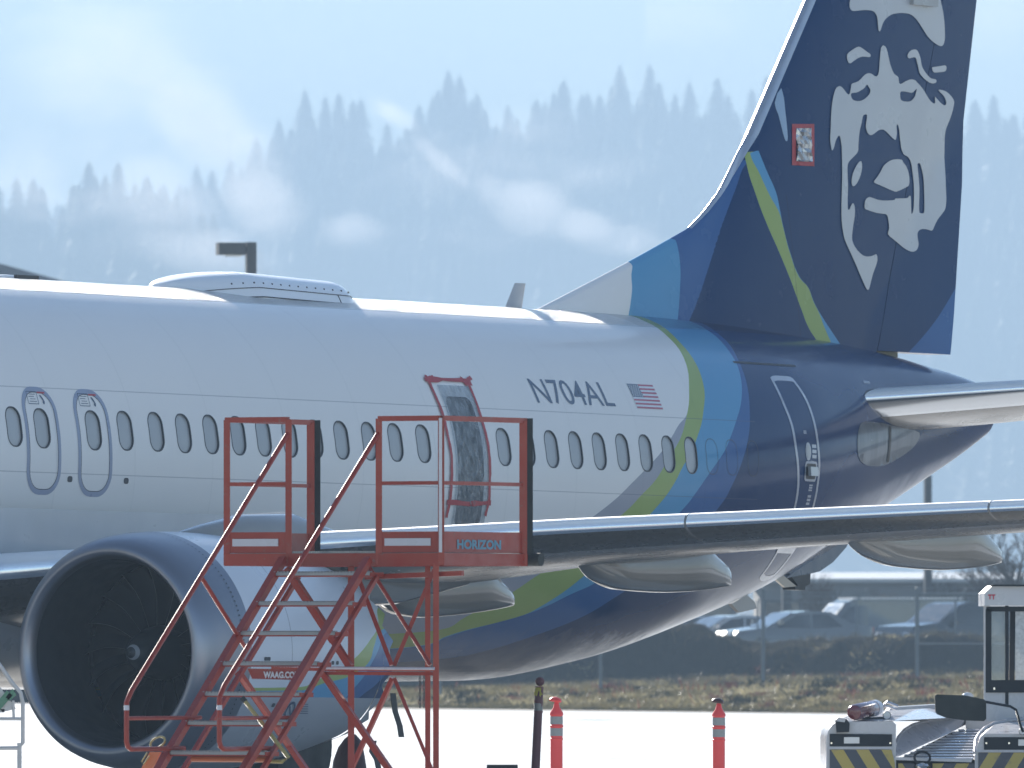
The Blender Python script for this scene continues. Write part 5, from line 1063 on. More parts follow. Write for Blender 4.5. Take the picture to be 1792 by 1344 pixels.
# platform
b_ = MB(S0); b_.frame_box(SL_(Wd/2, Dp/2, zf_-.02), su*Wd/2, svv*Dp/2, (0, 0, .018)); b_.build('platform_deck', M['grate'], st_, 30)
for a, b in (((0, 0), (Wd, 0)), ((Wd, 0), (Wd, Dp)), ((Wd, Dp), (0, Dp)), ((0, Dp), (0, 0))):
    p, q_ = SL_(*a, zf_-.055), SL_(*b, zf_-.055); d_ = (q_-p)/np.linalg.norm(q_-p); b_ = MB(S0); b_.frame_box((p+q_)/2, (q_-p)/2, np.cross(d_, (0, 0, 1))*.025, (0, 0, .05)); b_.build('platform_beam', M['red'], st_, 30)
b_ = MB(S0)
for k in range(34): b_.frame_box(SL_(uL+.03+(uR-uL-.06)*(k+.5)/34, .02, zf_+.005), su*.006, svv*.02, (0, 0, .008))
b_.build('deck_serration', M['grate'], st_, None)['kind'] = 'stuff'
def panel(u0, u1, vv0, vv1, z0, z1, nm, m, th=.008):
    p, q_ = SL_(u0, vv0, (z0+z1)/2), SL_(u1, vv1, (z0+z1)/2); d_ = (q_-p)/np.linalg.norm(q_-p); b_ = MB(S0); b_.frame_box((p+q_)/2, (q_-p)/2, np.cross(d_, (0, 0, 1))*th, (0, 0, (z1-z0)/2)); return b_.build(nm, m, st_, 30)
# guard frames: (corner posts, top rail, mid rail, toe board)
def rail(u0, v0, u1, v1, z, nm, r=.020, m=None): return bar(nm, [SL_(u0, v0, z), SL_(u1, v1, z)], r, True, m)
zm = float(SP(450, 847)[2]); ztoe = zf_+.20
for (u0, u1) in ((0, uL), (uR, Wd)):
    for u in (u0, u1): bar('guard_post', [SL_(u, 0, zf_-.10), SL_(u, 0, zr)], .026)
    rail(u0, 0, u1, 0, zr, 'top_rail', .021); rail(u0, 0, u1, 0, zm, 'mid_rail', .015)
    t_ = panel(u0+.02, u1-.02, 0, 0, zf_+.0, ztoe-.03, 'toe_board', M['red']); p_ = panel(u0+.06, u1-.09, -.012, -.012, zf_+.055, zf_+.115, 'reflective_strip', M['reflect'], .004)
for (uu, nm) in ((0, 'l'), (Wd, 'r')):
    for v in (Dp,): bar('guard_post', [SL_(uu, v-.03, zf_-.10), SL_(uu, v-.03, zr)], .032)
    rail(uu, 0, uu, Dp, zr, 'top_rail', .021); rail(uu, 0, uu, Dp, zm, 'mid_rail', .015); panel(uu, uu, .02, Dp-.05, zf_+.0, ztoe-.03, 'toe_board', M['red'])
    bar('edge_bumper', [SL_(uu, Dp+.05, zf_-.03), SL_(uu, Dp+.05, zr+.02)], .042, True, M['bumper'])
bar('edge_bumper', [SL_(-.05, Dp+.06, zf_-.05), SL_(Wd+.12, Dp+.06, zf_-.05)], .055, False, M['bumper'], n=14)
bar('bright_post', [SL_(Wd+.01, -.03, zf_), SL_(Wd+.01, -.03, zr)], .013, True, M['reflect'])
# HORIZON on the side toe board
def text_on(txt, p0, right, up, wd_, ht, m, parent, nm, bold=.02):
    v, f = text2d(txt, bold); P = [np.asarray(p0)+np.asarray(right)*a*wd_+np.asarray(up)*b*ht-S0 for a, b in v]; return mesh(nm, P, f, m, parent, recalc=False)
h0_, h1_ = SP(800, 961, u=Wd+.012), SP(877, 961, u=Wd+.012); hz_t = SP(800, 944, u=Wd+.012)
text_on('HORIZON', h0_, svv, (0, 0, 1), float((h1_-h0_) @ svv), float(hz_t[2]-h0_[2]), mat('sky_blue_paint', (.07, .20, .28), .5), st_, 'lettering', .045)
# under-deck beams
for (a, b) in (((495, 978), (812, 978)),):
    bar('deck_beam', [SP(495, 979, .02), SP(770, 979, .02)], .035); bar('deck_beam', [SP(495, 981, 1.2), SP(800, 981, 1.2)], .03)
# staircase: descends towards the viewer
def stair_plane(px, py, uu): return SP(px, py, u=uu)
uLs, uRs = uL-.02, uR-.02
def slant(nm, pts, uu, r, sq=True): return bar(nm, [stair_plane(px, py, uu) for px, py in pts], r, sq)
sL = uL-.02; sR = uR+.05
kL = (306-495.6)/(1290-979)
def ext(a, b, ytar): k = (b[0]-a[0])/(b[1]-a[1]); return (a[0]+k*(ytar-a[1]), ytar)
slant('stringer', [(495.6, 979), ext((495.6, 979), (380, 1174), 1462)], sL, .030); slant('stringer', [(522, 979+30), ext((522, 1009), (406, 1204), 1462)], sL, .018)
slant('stringer', [(644.4, 979), ext((644.4, 979), (535, 1164), 1462)], sR, .030); slant('stringer', [(659, 1009), ext((659, 1009), (545, 1202), 1462)], sR, .018)
for k, yy_ in enumerate((1006, 1058, 1110, 1163, 1216, 1267, 1319, 1371, 1423)):
    x_l = ext((495.6, 979), (380, 1174), yy_)[0]; pl_ = stair_plane(x_l, yy_, sL); x_r = ext((644.4, 979), (535, 1164), yy_)[0]; vv_ = float((pl_-S0) @ svv)
    a = SL_(sL, vv_, pl_[2]); b = SL_(sR, vv_, pl_[2]); t_ = MB(S0); t_.frame_box((a+b)/2+svv*.09, (b-a)/2, svv*.11, (0, 0, .018)); to = t_.build('tread', M['red'], st_, 30)
    t_ = MB(S0); t_.frame_box((a+b)/2+np.array([0, 0, .006])-svv*.018, (b-a)/2*.98, svv*.006, (0, 0, .012)); t_.build('nosing', M['grate'], to, 30)
    t_ = MB(S0)
    for q in range(30): t_.frame_box(a+(b-a)*(q+.5)/30+np.array([0, 0, .022]), su*.007, svv*.02, (0, 0, .006))
    t_.build('serration', M['grate'], to, None)['kind'] = 'stuff'
sg = panel(0, 1, 0, 0, 0, 1, 'x', M['red']); bpy.data.objects.remove(sg)
c0_ = SP(435, 1171, -1.28), SP(527, 1171, -1.28); v0_ = -1.25
pa = [SP(x, y, v0_) for x, y in ((433,1170),(528,1171),(522,1190),(441,1188))]; b_ = MB(S0); b_.prism(pa, svv*.01); b_.build('sign_plate', M['red'], st_, 30)
p0_, p1_ = SP(461, 1187, v0_-.012), SP(524, 1187, v0_-.012); text_on('WAAG.COM', p0_, su, (0, 0, 1), float((p1_-p0_) @ su), float(SP(461, 1175, v0_)[2]-p0_[2]), mat('sign_white', (.55, .54, .55), .5), st_, 'lettering', .05)
# handrails with rounded loops at the foot
def handrail(top, b0, bl, br, uu, mid, br2):
    P = [stair_plane(*top, uu), stair_plane(*b0, uu)]; d0 = P[1]-P[0]; corner = P[1]
    z_end = stair_plane(bl[0], bl[1], uu); pth = [P[0], P[1]-d0*.03, P[1]-np.array([0, 0, .03])]
    zb_ = z_end[2]; vv = float((P[1]-S0) @ svv); q_ = SL_(uu, vv, zb_+.06); q2 = SL_(uu, vv+.06/ math.sin(BE)*.5, zb_); qe = SL_(uu, float((stair_plane(*br, uu)-S0) @ svv), zb_)
    pth += [q_, SL_(uu, vv+.02, zb_+.02), q2, qe]; bar('handrail', pth, .021, False)
    a = stair_plane(*mid, uu); bar('mid_rail', [SL_(uu, vv, a[2]), SL_(uu, float((stair_plane(*br2, uu)-S0) @ svv), a[2])], .017, False)
    c_ = SL_(uu, vv, zb_+.33); b_ = MB(S0); b_.tube([c_-(0, 0, .02), c_+(0, 0, .02)], .0225, 12); b_.build('tape_band', M['reflect'], st_, 30)
handrail((505, 757), (221.5, 1222.6), (219.7, 1311), (321.8, 1311), uL, (225, 1257), (351, 1257))
handrail((662.8, 757), (384, 1214), (382, 1311), (482.6, 1311), uR, (387.5, 1257), (512, 1259))
slant('brace', [(353, 1011), (429, 1132.6)], uL-.01, .018, False); slant('brace', [(418.6, 1177.6), ext((418.6, 1177.6), (477, 1262), 1440)], sL, .020)
# legs and back frame
zbt = .12; uP = float((SP(614.5, 1000)-S0) @ su)
vb = Dp-.1
def leg(px, v, r): p = SP(px, 985, v); bar('leg', [p, np.array([p[0], p[1], zbt])], r)
leg(614.5, .10, .026); leg(763, .0, .024); leg(700, vb, .022) if False else None
bar('leg', [SL_(uP-.02, vb, zf_-.05), SL_(uP-.02, vb, zbt)], .022)
for (a, b, v, r, sq) in (((502,995),(584.7,1122),.02,.030,True), ((584.7,1122),(612,1166),.02,.026,True), ((627.7,1012),(685.5,1164),.6,.018,True), ((646,992),(753,1164),.0,.017,False), ((760,996),(690,1164),.03,.017,True), ((565,1178),(752,1450),.0,.024,True), ((687,1187),(572,1440),.5,.018,True), ((690,1187),(790,1430),.3,.015,True), ((416,1177),(600,1440),.05,.022,True), ((568,1170),(760,1171),-.01,.018,False), ((568,1178),(762,1179),.02,.014,True), ((476,1170),(612,1172),.0,.014,True), ((640,1010),(810,1003),.05,.02,True)):
    bar('brace', [SP(*a, v), SP(*b, v)], r, sq)
bar('pale_brace', [SP(568, 1169, -.04), SP(760, 1170, -.04)], .012, False, M['reflect'])
# base frame and castors (below the picture)
for a, b in (((0, .05), (Wd, .05)), ((0, Dp), (Wd, Dp)), ((Wd, -.3), (Wd, Dp)), ((0, -.3), (0, Dp))): bar('base_beam', [SL_(*a, zbt), SL_(*b, zbt)], .03)
for a in ((0, -.3), (Wd, -.3), (0, Dp), (Wd, Dp)):
    p = SL_(*a, .08); b_ = MB(S0); b_.lathe(p-su*.02, su, [(0, .08), (.04, .08)], 16); b_.build('castor', M['dark'], st_, 40)
# chain
b0_ = [SP(735, 1183, .2), SP(742, 1183, .2)]; cm = mat('chain_steel', (.06, .06, .06), .4, metal=.7)
for p in b0_:
    for k in range(9):
        q_ = p-np.array([0, 0, .030*k]); b_ = MB(S0); ax_ = su if k % 2 else svv; b_.tube([q_+ax_*.009*math.cos(t)+np.array([0, 0, .019*math.sin(t)]) for t in np.linspace(0, 2*math.pi, 9)], .0035, 5); b_.build('chain_link', cm, st_, 60)
# lever, tow loop
yl = mat('yellow_lever_paint', (.28, .23, .07), .4, coat=.4); bar('lever', [SP(428, 1226, -1.9), SP(505, 1326, -1.9), SP(494, 1333, -1.9), SP(472, 1332, -1.9)], .017, False, yl); bar('lever_grip', [SP(424, 1221, -1.9), SP(429.5, 1228, -1.9)], .021, False, M['bumper'])
bar('cross_tube', [SP(336, 1328, -1.9), SP(470, 1329, -1.9)], .026, False, mat('orange_brown_tube', (.36, .12, .04), .35, coat=.4))
P = [SP(276+13*math.cos(t), 1299+9*math.sin(t)-4*math.cos(t), -2.0) for t in np.linspace(0, 2*math.pi, 15)]; bar('tow_ring', P, .009, False, yl); 
pt_ = [SP(x, y, -2.0) for x, y in ((262,1316),(281,1316),(258,1362),(238,1362))]; b_ = MB(S0); b_.prism(pt_, svv*.02); b_.build('tow_plate', mat('orange_plate', (.5, .14, .04), .4), st_, 30)
bar('latch_loop', [SP(258, 1317, -2.02), SP(248, 1333, -2.02), SP(251, 1338, -2.02), SP(262, 1322, -2.02)], .006, False, yl)

# ================================================================ white and green steps, left
GD = 118.0; gr = empty('boarding_steps', (W(-60, 1200, GD)[0], GD, 0), 'white and green wheeled steps cut off by the left edge of the picture', 'steps'); go_ = np.array(gr.location); gw = mat('white_tube_paint', (.42, .42, .42), .4, coat=.4); gg = mat('green_paint', (.02, .14, .08), .4, coat=.4)
def gp(px, py, v=0): return W(px, py, GD+v)
for v in (0, .75):
    for nm, P, r, m_ in (('handrail', [(-160, 935), (22, 1196), (36, 1212), (40, 1230), (40, 1300), (33, 1309), (-60, 1310)], .018, gw), ('lower_rail', [(40, 1258), (-60, 1258)], .015, gw), ('post', [(24, 1256), (23, 1226)], .012, gw)):
        b_ = MB(go_); b_.tube([gp(x, y, v) for x, y in P], r, 10); b_.build(nm, m_, gr, 40)
    b_ = MB(go_); b_.prism([gp(x, y, v) for x, y in ((-170,1010),(-150,1000),(28,1240),(14,1244),(4,1246))], (0, .03, 0)); b_.build('stringer', gw, gr, 30)
    for P in (((-14,1239),(-4,1247),(22,1217),(12,1208)), ((10,1220),(16,1227),(29,1216),(22,1205))):
        b_ = MB(go_); b_.prism([gp(x, y, v-.03) for x, y in P], (0, .01, 0)); b_.build('green_band', gg, gr, 30)
for k in range(7):
    a, b = gp(6-k*24, 1244-k*32, 0), gp(6-k*24, 1244-k*32, .75); b_ = MB(go_); b_.frame_box((a+b)/2-np.array([.1, 0, 0]), (.11, 0, 0), (b-a)/2, (0, 0, .015)); b_.build('tread', gw, gr, 30)
a = gp(-160, 1000)
for x in (-160, -60, 34): 
    for v in (0, .75): p = gp(x, 1300, v); b_ = MB(go_); b_.tube([p, (p[0], p[1], .02)], .02, 8); b_.build('leg', gw, gr, 40)

# ================================================================ delineators
orange = mat('fluorescent_orange', (.72, .055, .05), .45, var=.1); band = mat('reflective_band', (.22, .23, .23), .3, coat=.3); dirty = mat('faded_maroon_plastic', (.16, .045, .055), .5, var=.2)
def delineator(px, ptop, D, label, cap=None):
    s_ = F/D; c = W(px, ptop, D); H_ = c[2]; r_ = empty('delineator_post', (c[0], D, 0), label, 'delineator', 'orange delineator posts'); R0 = .056
    b_ = MB(); b_.lathe((0, 0, 0), (0, 0, 1), [(.08, R0), (H_-.40, R0), (H_-.395, R0*1.08), (H_-.385, R0*1.08), (H_-.38, R0), (H_-.285, R0), (H_-.28, R0*1.1), (H_-.265, R0*1.1), (H_-.26, R0), (H_-.175, R0), (H_-.17, R0*1.12), (H_-.15, R0*1.1), (H_-.10, R0*.55), (H_-.05, R0*.35)], 20); b_.build('tube', orange, r_, 40)
    h_ = MB(); h_.lathe((-.012, 0, H_-.052), (.15, 0, 1), [(0, .018), (.004, .052), (.018, .058), (.035, .05), (.045, .03), (.05, .004)], 16); h_.build('handle', cap or orange, r_, 40)
    for z0_, z1_ in ((H_-.362, H_-.29), (H_-.255, H_-.183)): b_ = MB(); b_.lathe((0, 0, 0), (0, 0, 1), [(z0_, R0+.002), (z1_, R0+.002)], 20); b_.build('reflective_band', band, r_, 40)
    b_ = MB(); b_.lathe((0, 0, 0), (0, 0, 1), [(0, .19), (.05, .18), (.09, .07)], 8); b_.build('base', M['dark'], r_, 30); return r_
delineator(974, 1219, 125, 'orange delineator post with red handle beside the maroon ball topped post')
delineator(1258, 1221, 125, 'orange delineator post with dark handle standing alone', mat('dark_handle', (.05, .015, .012), .4))
c = W(944, 1184, 138); r_ = empty('ball_post', (c[0], 138, 0), 'maroon post with ball top and torn yellow tape left of the orange post', 'post'); H_ = c[2]
b_ = MB(); b_.tube([(-.055, 0, .05), (.0, 0, H_-.10)], [.045, .042], 16); b_.build('tube', dirty, r_, 40); b_ = MB(); b_.sphere((.004, 0, H_-.05), .047, 10); b_.build('ball', dirty, r_, 180)
for z_ in (H_-.37, H_-.26): b_ = MB(); b_.lathe((-.01, 0, 0), (0, 0, 1), [(z_, .043), (z_+.012, .046), (z_+.024, .043)], 16); b_.build('collar', dirty, r_, 40)
b_ = MB(); b_.lathe((-.012, 0, 0), (0, 0, 1), [(H_-.345, .0445), (H_-.27, .0445)], 16); b_.build('reflective_band', band, r_, 40)
ytp = mat('yellow_tape', (.55, .45, .05), .5)
for k in range(9):
    a = random.uniform(-2.6, -.4); x, y = .046*math.cos(a), .046*math.sin(a); x2 = x+random.uniform(-.03, .03)+(.06 if k in (2, 5) else 0); b_ = MB(); b_.prism([(x-.007, y, H_-.115), (x+.007, y, H_-.11), (x2+.008, y-.01, H_-.18-.03*random.random()), (x2-.006, y-.01, H_-.19)], (0, -.002, 0)); b_.build('tape', ytp, r_, None)
b_ = MB(); b_.lathe((-.055, 0, 0), (0, 0, 1), [(0, .16), (.05, .15), (.08, .06)], 8); b_.build('base', M['dark'], r_, 30)
c = W(879, 1338, 150); r_ = empty('rubber_chock', (c[0], 150, 0), 'black ribbed rubber chock lying on the concrete at the bottom edge', 'chock'); b_ = MB()
b_.prism([(-.20, -.15, 0), (-.17, -.15, c[2]), (.17, -.15, c[2]), (.20, -.15, 0)], (0, .3, 0)); b_.build('block', M['dark'], r_, 30)
for k in range(3): b_ = MB(); b_.box((-.13+.1*k, -.16, c[2]-.06), (-.07+.1*k, -.15, c[2]-.02)); b_.build('rib', M['black'], r_, 30)

# ================================================================ tug
TD = 112.0; tg = empty('pushback_tug', (W(1780, 1300, TD)[0], TD, 0), 'grey pushback tug with cab and yellow and navy hazard stripes', 'tug'); to_ = np.array(tg.location)
tw = mat('tug_grey_white_paint', (.42, .42, .45), .30, coat=.6, var=.08); tk = mat('tug_dark_panel', (.012, .016, .022), .5, spec=.25)
def TP(px, py, v=0): return W(px, py, TD+v)
def plate(nm, pts, v0, v1, m, parent=None, sm=30):
    P = [TP(x, y, v0) for x, y in pts]; Q = [p+np.array([0, v1-v0, 0]) for p in P]; b_ = MB(to_); n = len(P); b_.add(P+Q, [tuple(range(n)), tuple(range(n, 2*n))[::-1]]+[(i, (i+1) % n, n+(i+1) % n, n+i) for i in range(n)]); return b_.build(nm, m, parent or tg, sm)
def quadm(nm, P, m, parent=None): b_ = MB(to_); b_.add(P, [(0, 1, 2, 3)]); return mesh(nm, b_.V, b_.F, m, parent or tg, recalc=False)
# body: left block
bodyL = plate('body', [(1446,1470),(1446,1292),(1449,1280),(1457,1268),(1466,1263),(1562,1262),(1568,1268),(1568,1470)], 0, 2.2, tw)
plate('body', [(1568,1470),(1568,1330),(1706,1330),(1706,1470)], .05, 2.2, tk); plate('body', [(1706,1470),(1706,1315),(1716,1290),(1722,1284),(2120,1284),(2128,1300),(2128,1470)], 0, 2.2, tw)
plate('light_panel', [(1452,1306),(1452,1284),(1561,1285),(1561,1306)], -.015, .0, tk); plate('light_panel', [(1722,1312),(1722,1290),(2110,1290),(2110,1312)], -.015, .0, tk)
plate('marker_lamp', [(1477,1301),(1477,1290),(1504,1290),(1504,1301)], -.03, -.016, lampm); plate('marker_lamp', [(1782,1305),(1782,1294),(1815,1294),(1815,1305)], -.03, -.016, lampm)
for x in (1455, 1558, 1726, 1766): plate('bolt', [(x-1.5,1302),(x+1.5,1302),(x+1.5,1299),(x-1.5,1299)], -.022, -.016, chrome)
plate('trim_strip', [(1450,1310.5),(1450,1307),(1562,1307),(1562,1310.5)], -.025, .0, M['reflect']); plate('trim_strip', [(1708,1316),(1708,1312.5),(2120,1312.5),(2120,1316)], -.025, .0, M['reflect'])
hz = NT('hazard_stripes'); sx_ = hz.n('ShaderNodeSeparateXYZ'); hz.l(hz.tc.outputs['Object'], sx_.inputs[0]); per = .208
def hazmat(nm, sgn, ph):
    q = NT(nm); s_ = q.n('ShaderNodeSeparateXYZ'); q.l(q.tc.outputs['Object'], s_.inputs[0]); t = q.math('ADD', s_.outputs[0], q.math('MULTIPLY', s_.outputs[2], .62*sgn)); w_ = q.math('LESS_THAN', q.math('FRACT', q.math('ADD', q.math('DIVIDE', t, per), ph+50)), .5)
    c = q.mix(w_, (.010, .018, .04), (.36, .27, .045)); c = q.mix(q.rng(q.noise(9, 5), .58, .7, 0, .5), c, (.10, .09, .08)); q.set(col=c, rough=.4, coat=.4); return q.m
hL, hR = hazmat('hazard_stripes_left', 1, .15), hazmat('hazard_stripes_right', -1, .3)
plate('hazard_panel', [(1452,1470),(1452,1312),(1560,1312),(1566,1335),(1570,1470)], -.02, .0, hL); plate('hazard_panel', [(1572,1470),(1572,1336),(1600,1336),(1600,1470)], .02, .05, hL); plate('hazard_panel', [(1712,1470),(1712,1317),(2118,1317),(2118,1470)], -.02, .0, hR); plate('hazard_panel', [(1632,1470),(1632,1336),(1706,1336),(1706,1470)], .02, .05, hR)
# fender scoop, sloping grille
sc = [(1564,1325),(1566,1306),(1572,1290),(1583,1277),(1598,1268),(1620,1262),(1650,1258),(1690,1255)]
P = [TP(x, y, i*.25) for i, (x, y) in enumerate(sc)]; Q = [TP(*p, v) for p, v in (((1568,1326),.0), ((1590,1316),.3), ((1610,1306),.6), ((1628,1298),.9), ((1645,1291),1.1), ((1660,1284),1.3), ((1675,1276),1.6), ((1690,1268),1.9))]
b_ = MB(to_); n = len(P); b_.add(P+Q, [(i, i+1, n+i+1, n+i) for i in range(n-1)]); b_.build('fender', tw, tg, 60)
edge_ = MB(to_); edge_.tube(P, .013, 8); edge_.build('fender_lip', tw, tg, 60)
cb = [TP(1462, 1263, 0), TP(1562, 1262, 0)]
quadm('bonnet', [TP(1462,1262.5,.01), TP(1563,1261.5,.01), TP(1625,1239,2.0), TP(1500,1246,2.0)], tw); quadm('bonnet', [TP(1563,1261.5,.01), TP(1690,1254.5,1.7), TP(1640,1236,2.3), TP(1600,1243,1.5)], tw)
plate('deck', [(1540,1262),(1560,1238),(1640,1233),(1720,1230),(1720,1262)], 2.0, 3.2, tw)
ns = 11
for k in range(ns):
    t = k/(ns-1); y = 1327-t*49; xl = 1572+t*105; xr = 1704+t*10; v = .06+t*1.4; a, b = TP(xl, y, v), TP(xr, y, v); b_ = MB(to_); b_.frame_box((a+b)/2, (b-a)/2, (0, .02, .004), (0, -.001, .005)); b_.build('grille_slat', tw, tg, 30)
quadm('grille_back', [TP(1568,1331,.1), TP(1708,1331,.1), TP(1716,1279,1.6), TP(1668,1280,1.6)], tk)
plate('grille_frame', [(1564,1330),(1700,1334),(1701,1329),(1565,1325)], -.01, .04, tw)
sc2 = [(1706,1316),(1708,1296),(1714,1284),(1724,1274),(1740,1266),(1765,1261),(1800,1258),(2100,1258)]
P = [TP(x, y, .0+i*.22) for i, (x, y) in enumerate(sc2)]; b_ = MB(to_); b_.tube(P, .016, 8); b_.build('fender_lip', tw, tg, 60)
quadm('bonnet', [TP(1722,1284,.01), TP(2110,1284,.01), TP(2110,1259,1.5), TP(1745,1264,1.0)], tw); quadm('bonnet', [TP(1722,1284,.01), TP(1745,1264,1.0), TP(1716,1279,1.6), TP(1706,1316,.05)], tw)
plate('deck', [(1690,1290),(1690,1236),(2120,1232),(2120,1290)], 1.75, 3.4, tw)
# lamps
def spot(px, py, v, r, label=None): p = TP(px, py, v); b_ = MB(to_); b_.lathe(p, (0, 1, 0), [(-.02, r*.95), (.0, r), (.06, r*.9), (.10, r*.5)], 16); o = b_.build('spot_lamp', tk, tg, 40); b_ = MB(to_); b_.lathe(p-np.array([0, .022, 0]), (0, 1, 0), [(0, .001), (.001, r*.85)], 16); b_.build('lens', lampm, o, 40)
spot(1557, 1273, .05, .052)
plate('work_lamp', [(1464,1282),(1462,1260),(1467,1256),(1481,1258),(1487,1266),(1486,1281)], -.06, .10, tk); plate('lamp_shade', [(1463,1262),(1466,1257),(1480,1258),(1478,1264)], -.065, -.06, tw)
# extinguisher lying on the bonnet
p, q_ = TP(1494, 1247, .0), TP(1544, 1236, .9); b_ = MB(to_); d_ = q_-p; Lx = np.linalg.norm(d_); b_.lathe(p, d_, [(0, .03), (.01, .058), (.03, .066), (Lx*.72, .066), (Lx*.82, .058), (Lx*.9, .025), (Lx, .022)], 20)
ex = empty('fire_extinguisher', (p+q_)/2, 'dark red fire extinguisher lying in its bracket on the tug bonnet', 'fire extinguisher'); eo = np.array(ex.location)
b_.V = [list(np.array(v)+to_-eo) for v in b_.V]; b_.build('cylinder', mat('extinguisher_red', (.12, .008, .014), .25, coat=.8), ex, 40)
b_ = MB(eo); b_.lathe(p+d_*.60, d_, [(0, .069), (.10, .069)], 20); b_.build('label_band', M['reflect'], ex, 40)
b_ = MB(eo); b_.tube([q_, q_+(.04, 0, .035), q_+(.13, 0, .0)], .012, 8); b_.tube([q_, q_+(.05, 0, .0), q_+(.12, 0, -.03)], .01, 8); b_.build('valve_handle', chrome, ex, 40)
b_ = MB(eo); b_.frame_box((p+q_)/2-np.array([0, 0, .085]), (.13, 0, 0), (0, .08, 0), (0, 0, .02)); b_.build('bracket', tk, ex, 30)
spot(1552, 1252, .3, .035)
# mirror and arm
mp_ = [(1636,1217),(1640,1215),(1690,1217),(1722,1224),(1726,1227),(1726,1258),(1722,1262),(1690,1261),(1655,1256),(1640,1250),(1637,1246)]
plate('mirror', mp_, -.55, -.50, M['bumper']); b_ = MB(to_); b_.tube([TP(1690, 1222, -.48), TP(1768, 1236, -.4), TP(1778, 1242, -.38), TP(1786, 1270, -.2), TP(1792, 1284, -.05)], .011, 8); b_.build('mirror_arm', tk, tg, 40)
spot(1789, 1280, -.08, .03)
# cab
cabw = mat('cab_white_paint', (.42, .43, .46), .3, coat=.4)
v0, v1 = 1.5, 2.9
plate('cab_roof', [(1723,1060),(1723,1038),(1738,1024),(2080,1024),(2095,1038),(2095,1060)], v0-.1, v1, cabw); plate('roof_edge', [(1731,1026),(1738,1023),(2080,1023),(2080,1027)], v0-.14, v0-.10, tk)
for x0_, x1_ in ((1722, 1731), (1759, 1765), (2086, 2095)): plate('cab_pillar', [(x0_,1235),(x0_,1060),(x1_,1060),(x1_,1235)], v0, v0+.06, cabw if x0_ != 1759 else tk)
plate('cab_seal', [(1725,1212),(1725,1066),(1735,1066),(1735,1190),(1800,1190),(1800,1212)], v0-.012, v0-.002, tk); plate('cab_seal', [(1726,1070),(1726,1062),(2090,1062),(2090,1070)], v0-.012, v0-.002, tk)
plate('cab_front', [(1726,1262),(1726,1191),(2090,1191),(2090,1262)], v0+.005, v0+.06, cabw); plate('cab_lower_band', [(1735,1211),(1735,1191),(2085,1191),(2085,1211)], v0-.01, v0+.003, tk)
plate('cab_pillar', [(1766,1190),(1768,1066),(1777,1066),(1775,1190)], v0+.5, v0+.56, tk)
for x in (1740, 2080): plate('bolt', [(x-1.5,1207),(x+1.5,1207),(x+1.5,1203),(x-1.5,1203)], v0-.02, v0-.011, chrome)
gl = NT('cab_glass'); gl.set(col=(.7, .74, .74), rough=.08, spec=.6); t_ = gl.n('ShaderNodeBsdfTransparent'); t_.inputs[0].default_value = (.88, .92, .93, 1); mxg = gl.n('ShaderNodeMixShader'); mxg.inputs[0].default_value = .16; gl.l(t_.outputs[0], mxg.inputs[1]); gl.l(gl.b.outputs[0], mxg.inputs[2]); gl.l(mxg.outputs[0], gl.out.inputs[0]); M['cabglass'] = gl.m
plate('cab_window', [(1735,1190),(1735,1070),(1760,1070),(1760,1190)], v0+.02, v0+.028, gl.m); 
gd = NT('dewy_glass'); gd.set(col=(.62, .63, .62), rough=.5); t_ = gd.n('ShaderNodeBsdfTransparent'); mxg = gd.n('ShaderNodeMixShader'); gd.l(gd.rng(gd.noise(25, 5), .3, .7, .45, .75), mxg.inputs[0]); gd.l(t_.outputs[0], mxg.inputs[1]); gd.l(gd.b.outputs[0], mxg.inputs[2]); gd.l(mxg.outputs[0], gd.out.inputs[0])
plate('cab_window', [(1777,1190),(1777,1070),(2086,1070),(2086,1190)], v0+.02, v0+.028, gd.m)
b_ = MB(to_); b_.frame_box(TP(1900, 1165, v0+.9), (.25, 0, 0), (0, .08, 0), (0, 0, .28)); b_.frame_box(TP(1900, 1190, v0+.6), (.25, 0, 0), (0, .3, 0), (0, 0, .06)); b_.build('seat', tk, tg, 30)
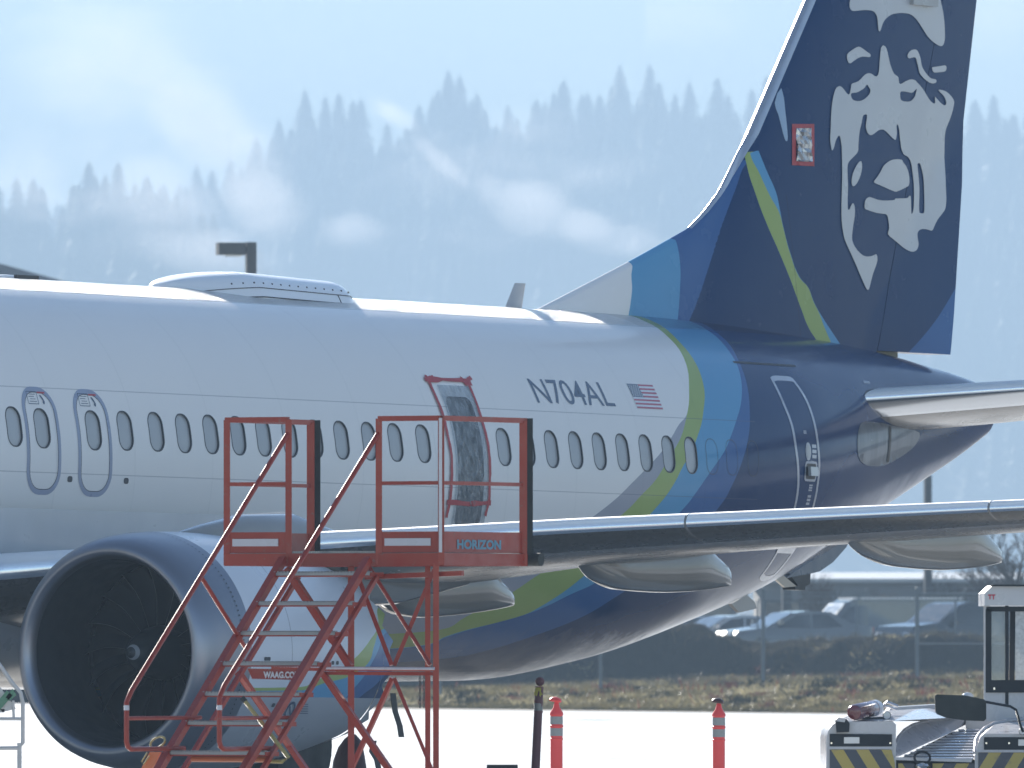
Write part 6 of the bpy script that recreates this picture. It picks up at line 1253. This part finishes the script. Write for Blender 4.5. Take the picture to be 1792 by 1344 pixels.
b_ = MB(to_); b_.tube([TP(1860+28*math.cos(t), 1180+14*math.sin(t), v0+.3) for t in np.linspace(0, 2*math.pi, 20)], .012, 6); b_.build('steering_wheel', tk, tg, 60)
for k in range(3): plate('cab_control', [(1778+5*k,1190),(1778+5*k,1180-3*(k % 2)),(1781+5*k,1179-3*(k % 2)),(1781+5*k,1190)], v0+.3, v0+.34, tk)
v, f = text2d('TT', .06); a_ = TP(1729, 1049, v0-.105); mesh('cab_mark', [a_+np.array([p[0]*.062, 0, p[1]*.042])-to_ for p in v], f, mat('mark_red', (.45, .03, .06), .4), tg, recalc=False)
b_ = MB(to_); b_.sphere(TP(1693, 1219, 1.6), .05, 8, .7); b_.build('beacon_dome', lampm, tg, 60)
# tow hitch
hp = TP(1614, 1326, -.06); b_ = MB(to_); b_.tube([hp+np.array([.065*math.cos(t), 0, .05*math.sin(t)]) for t in np.linspace(0, 2*math.pi, 20)], .010, 8); b_.build('hitch_ring', tk, tg, 60); b_ = MB(to_); b_.lathe(hp-np.array([0, 0, .14]), (0, 0, 1), [(0, .05), (.05, .05), (.07, .06), (.09, .05), (.10, .01)], 16); b_.build('hitch_pin', chrome, tg, 40)
for x in (1500, 1700, 1900, 2080):
    for v_ in (.5, 2.6):
        p = TP(x if x in (1500, 2080) else x, 1400, v_)
        if x in (1500, 2080): b_ = MB(to_); b_.lathe((p[0]-.14, p[1], .42), (1, 0, 0), [(0, .25), (0, .38), (.03, .42), (.25, .42), (.28, .38), (.28, .25)], 24); b_.build('wheel', M['dark'], tg, 40)
# maroon cover behind the nacelle
c = W(612, 1300, 139); cv_ = empty('maroon_cover', (c[0], 139, 0), 'rumpled maroon cover heaped behind the engine nacelle', 'cover'); b_ = MB(); pr = []
b_.lathe((0, 0, 0), (0, 0, 1), [(0, .20), (.2, .19), (.45, .17), (.60, .13), (.68, .06), (.70, .01)], 28); b_.V = [[x*(1+.08*math.sin(9*z+5*x)), y*(1+.08*math.cos(7*z)), z*(1+.05*math.sin(14*x))] for x, y, z in b_.V]; b_.build('cloth', mat('maroon_cloth', (.06, .012, .018), .6, bump=.6, bs=9, dist=.03), cv_, 180)
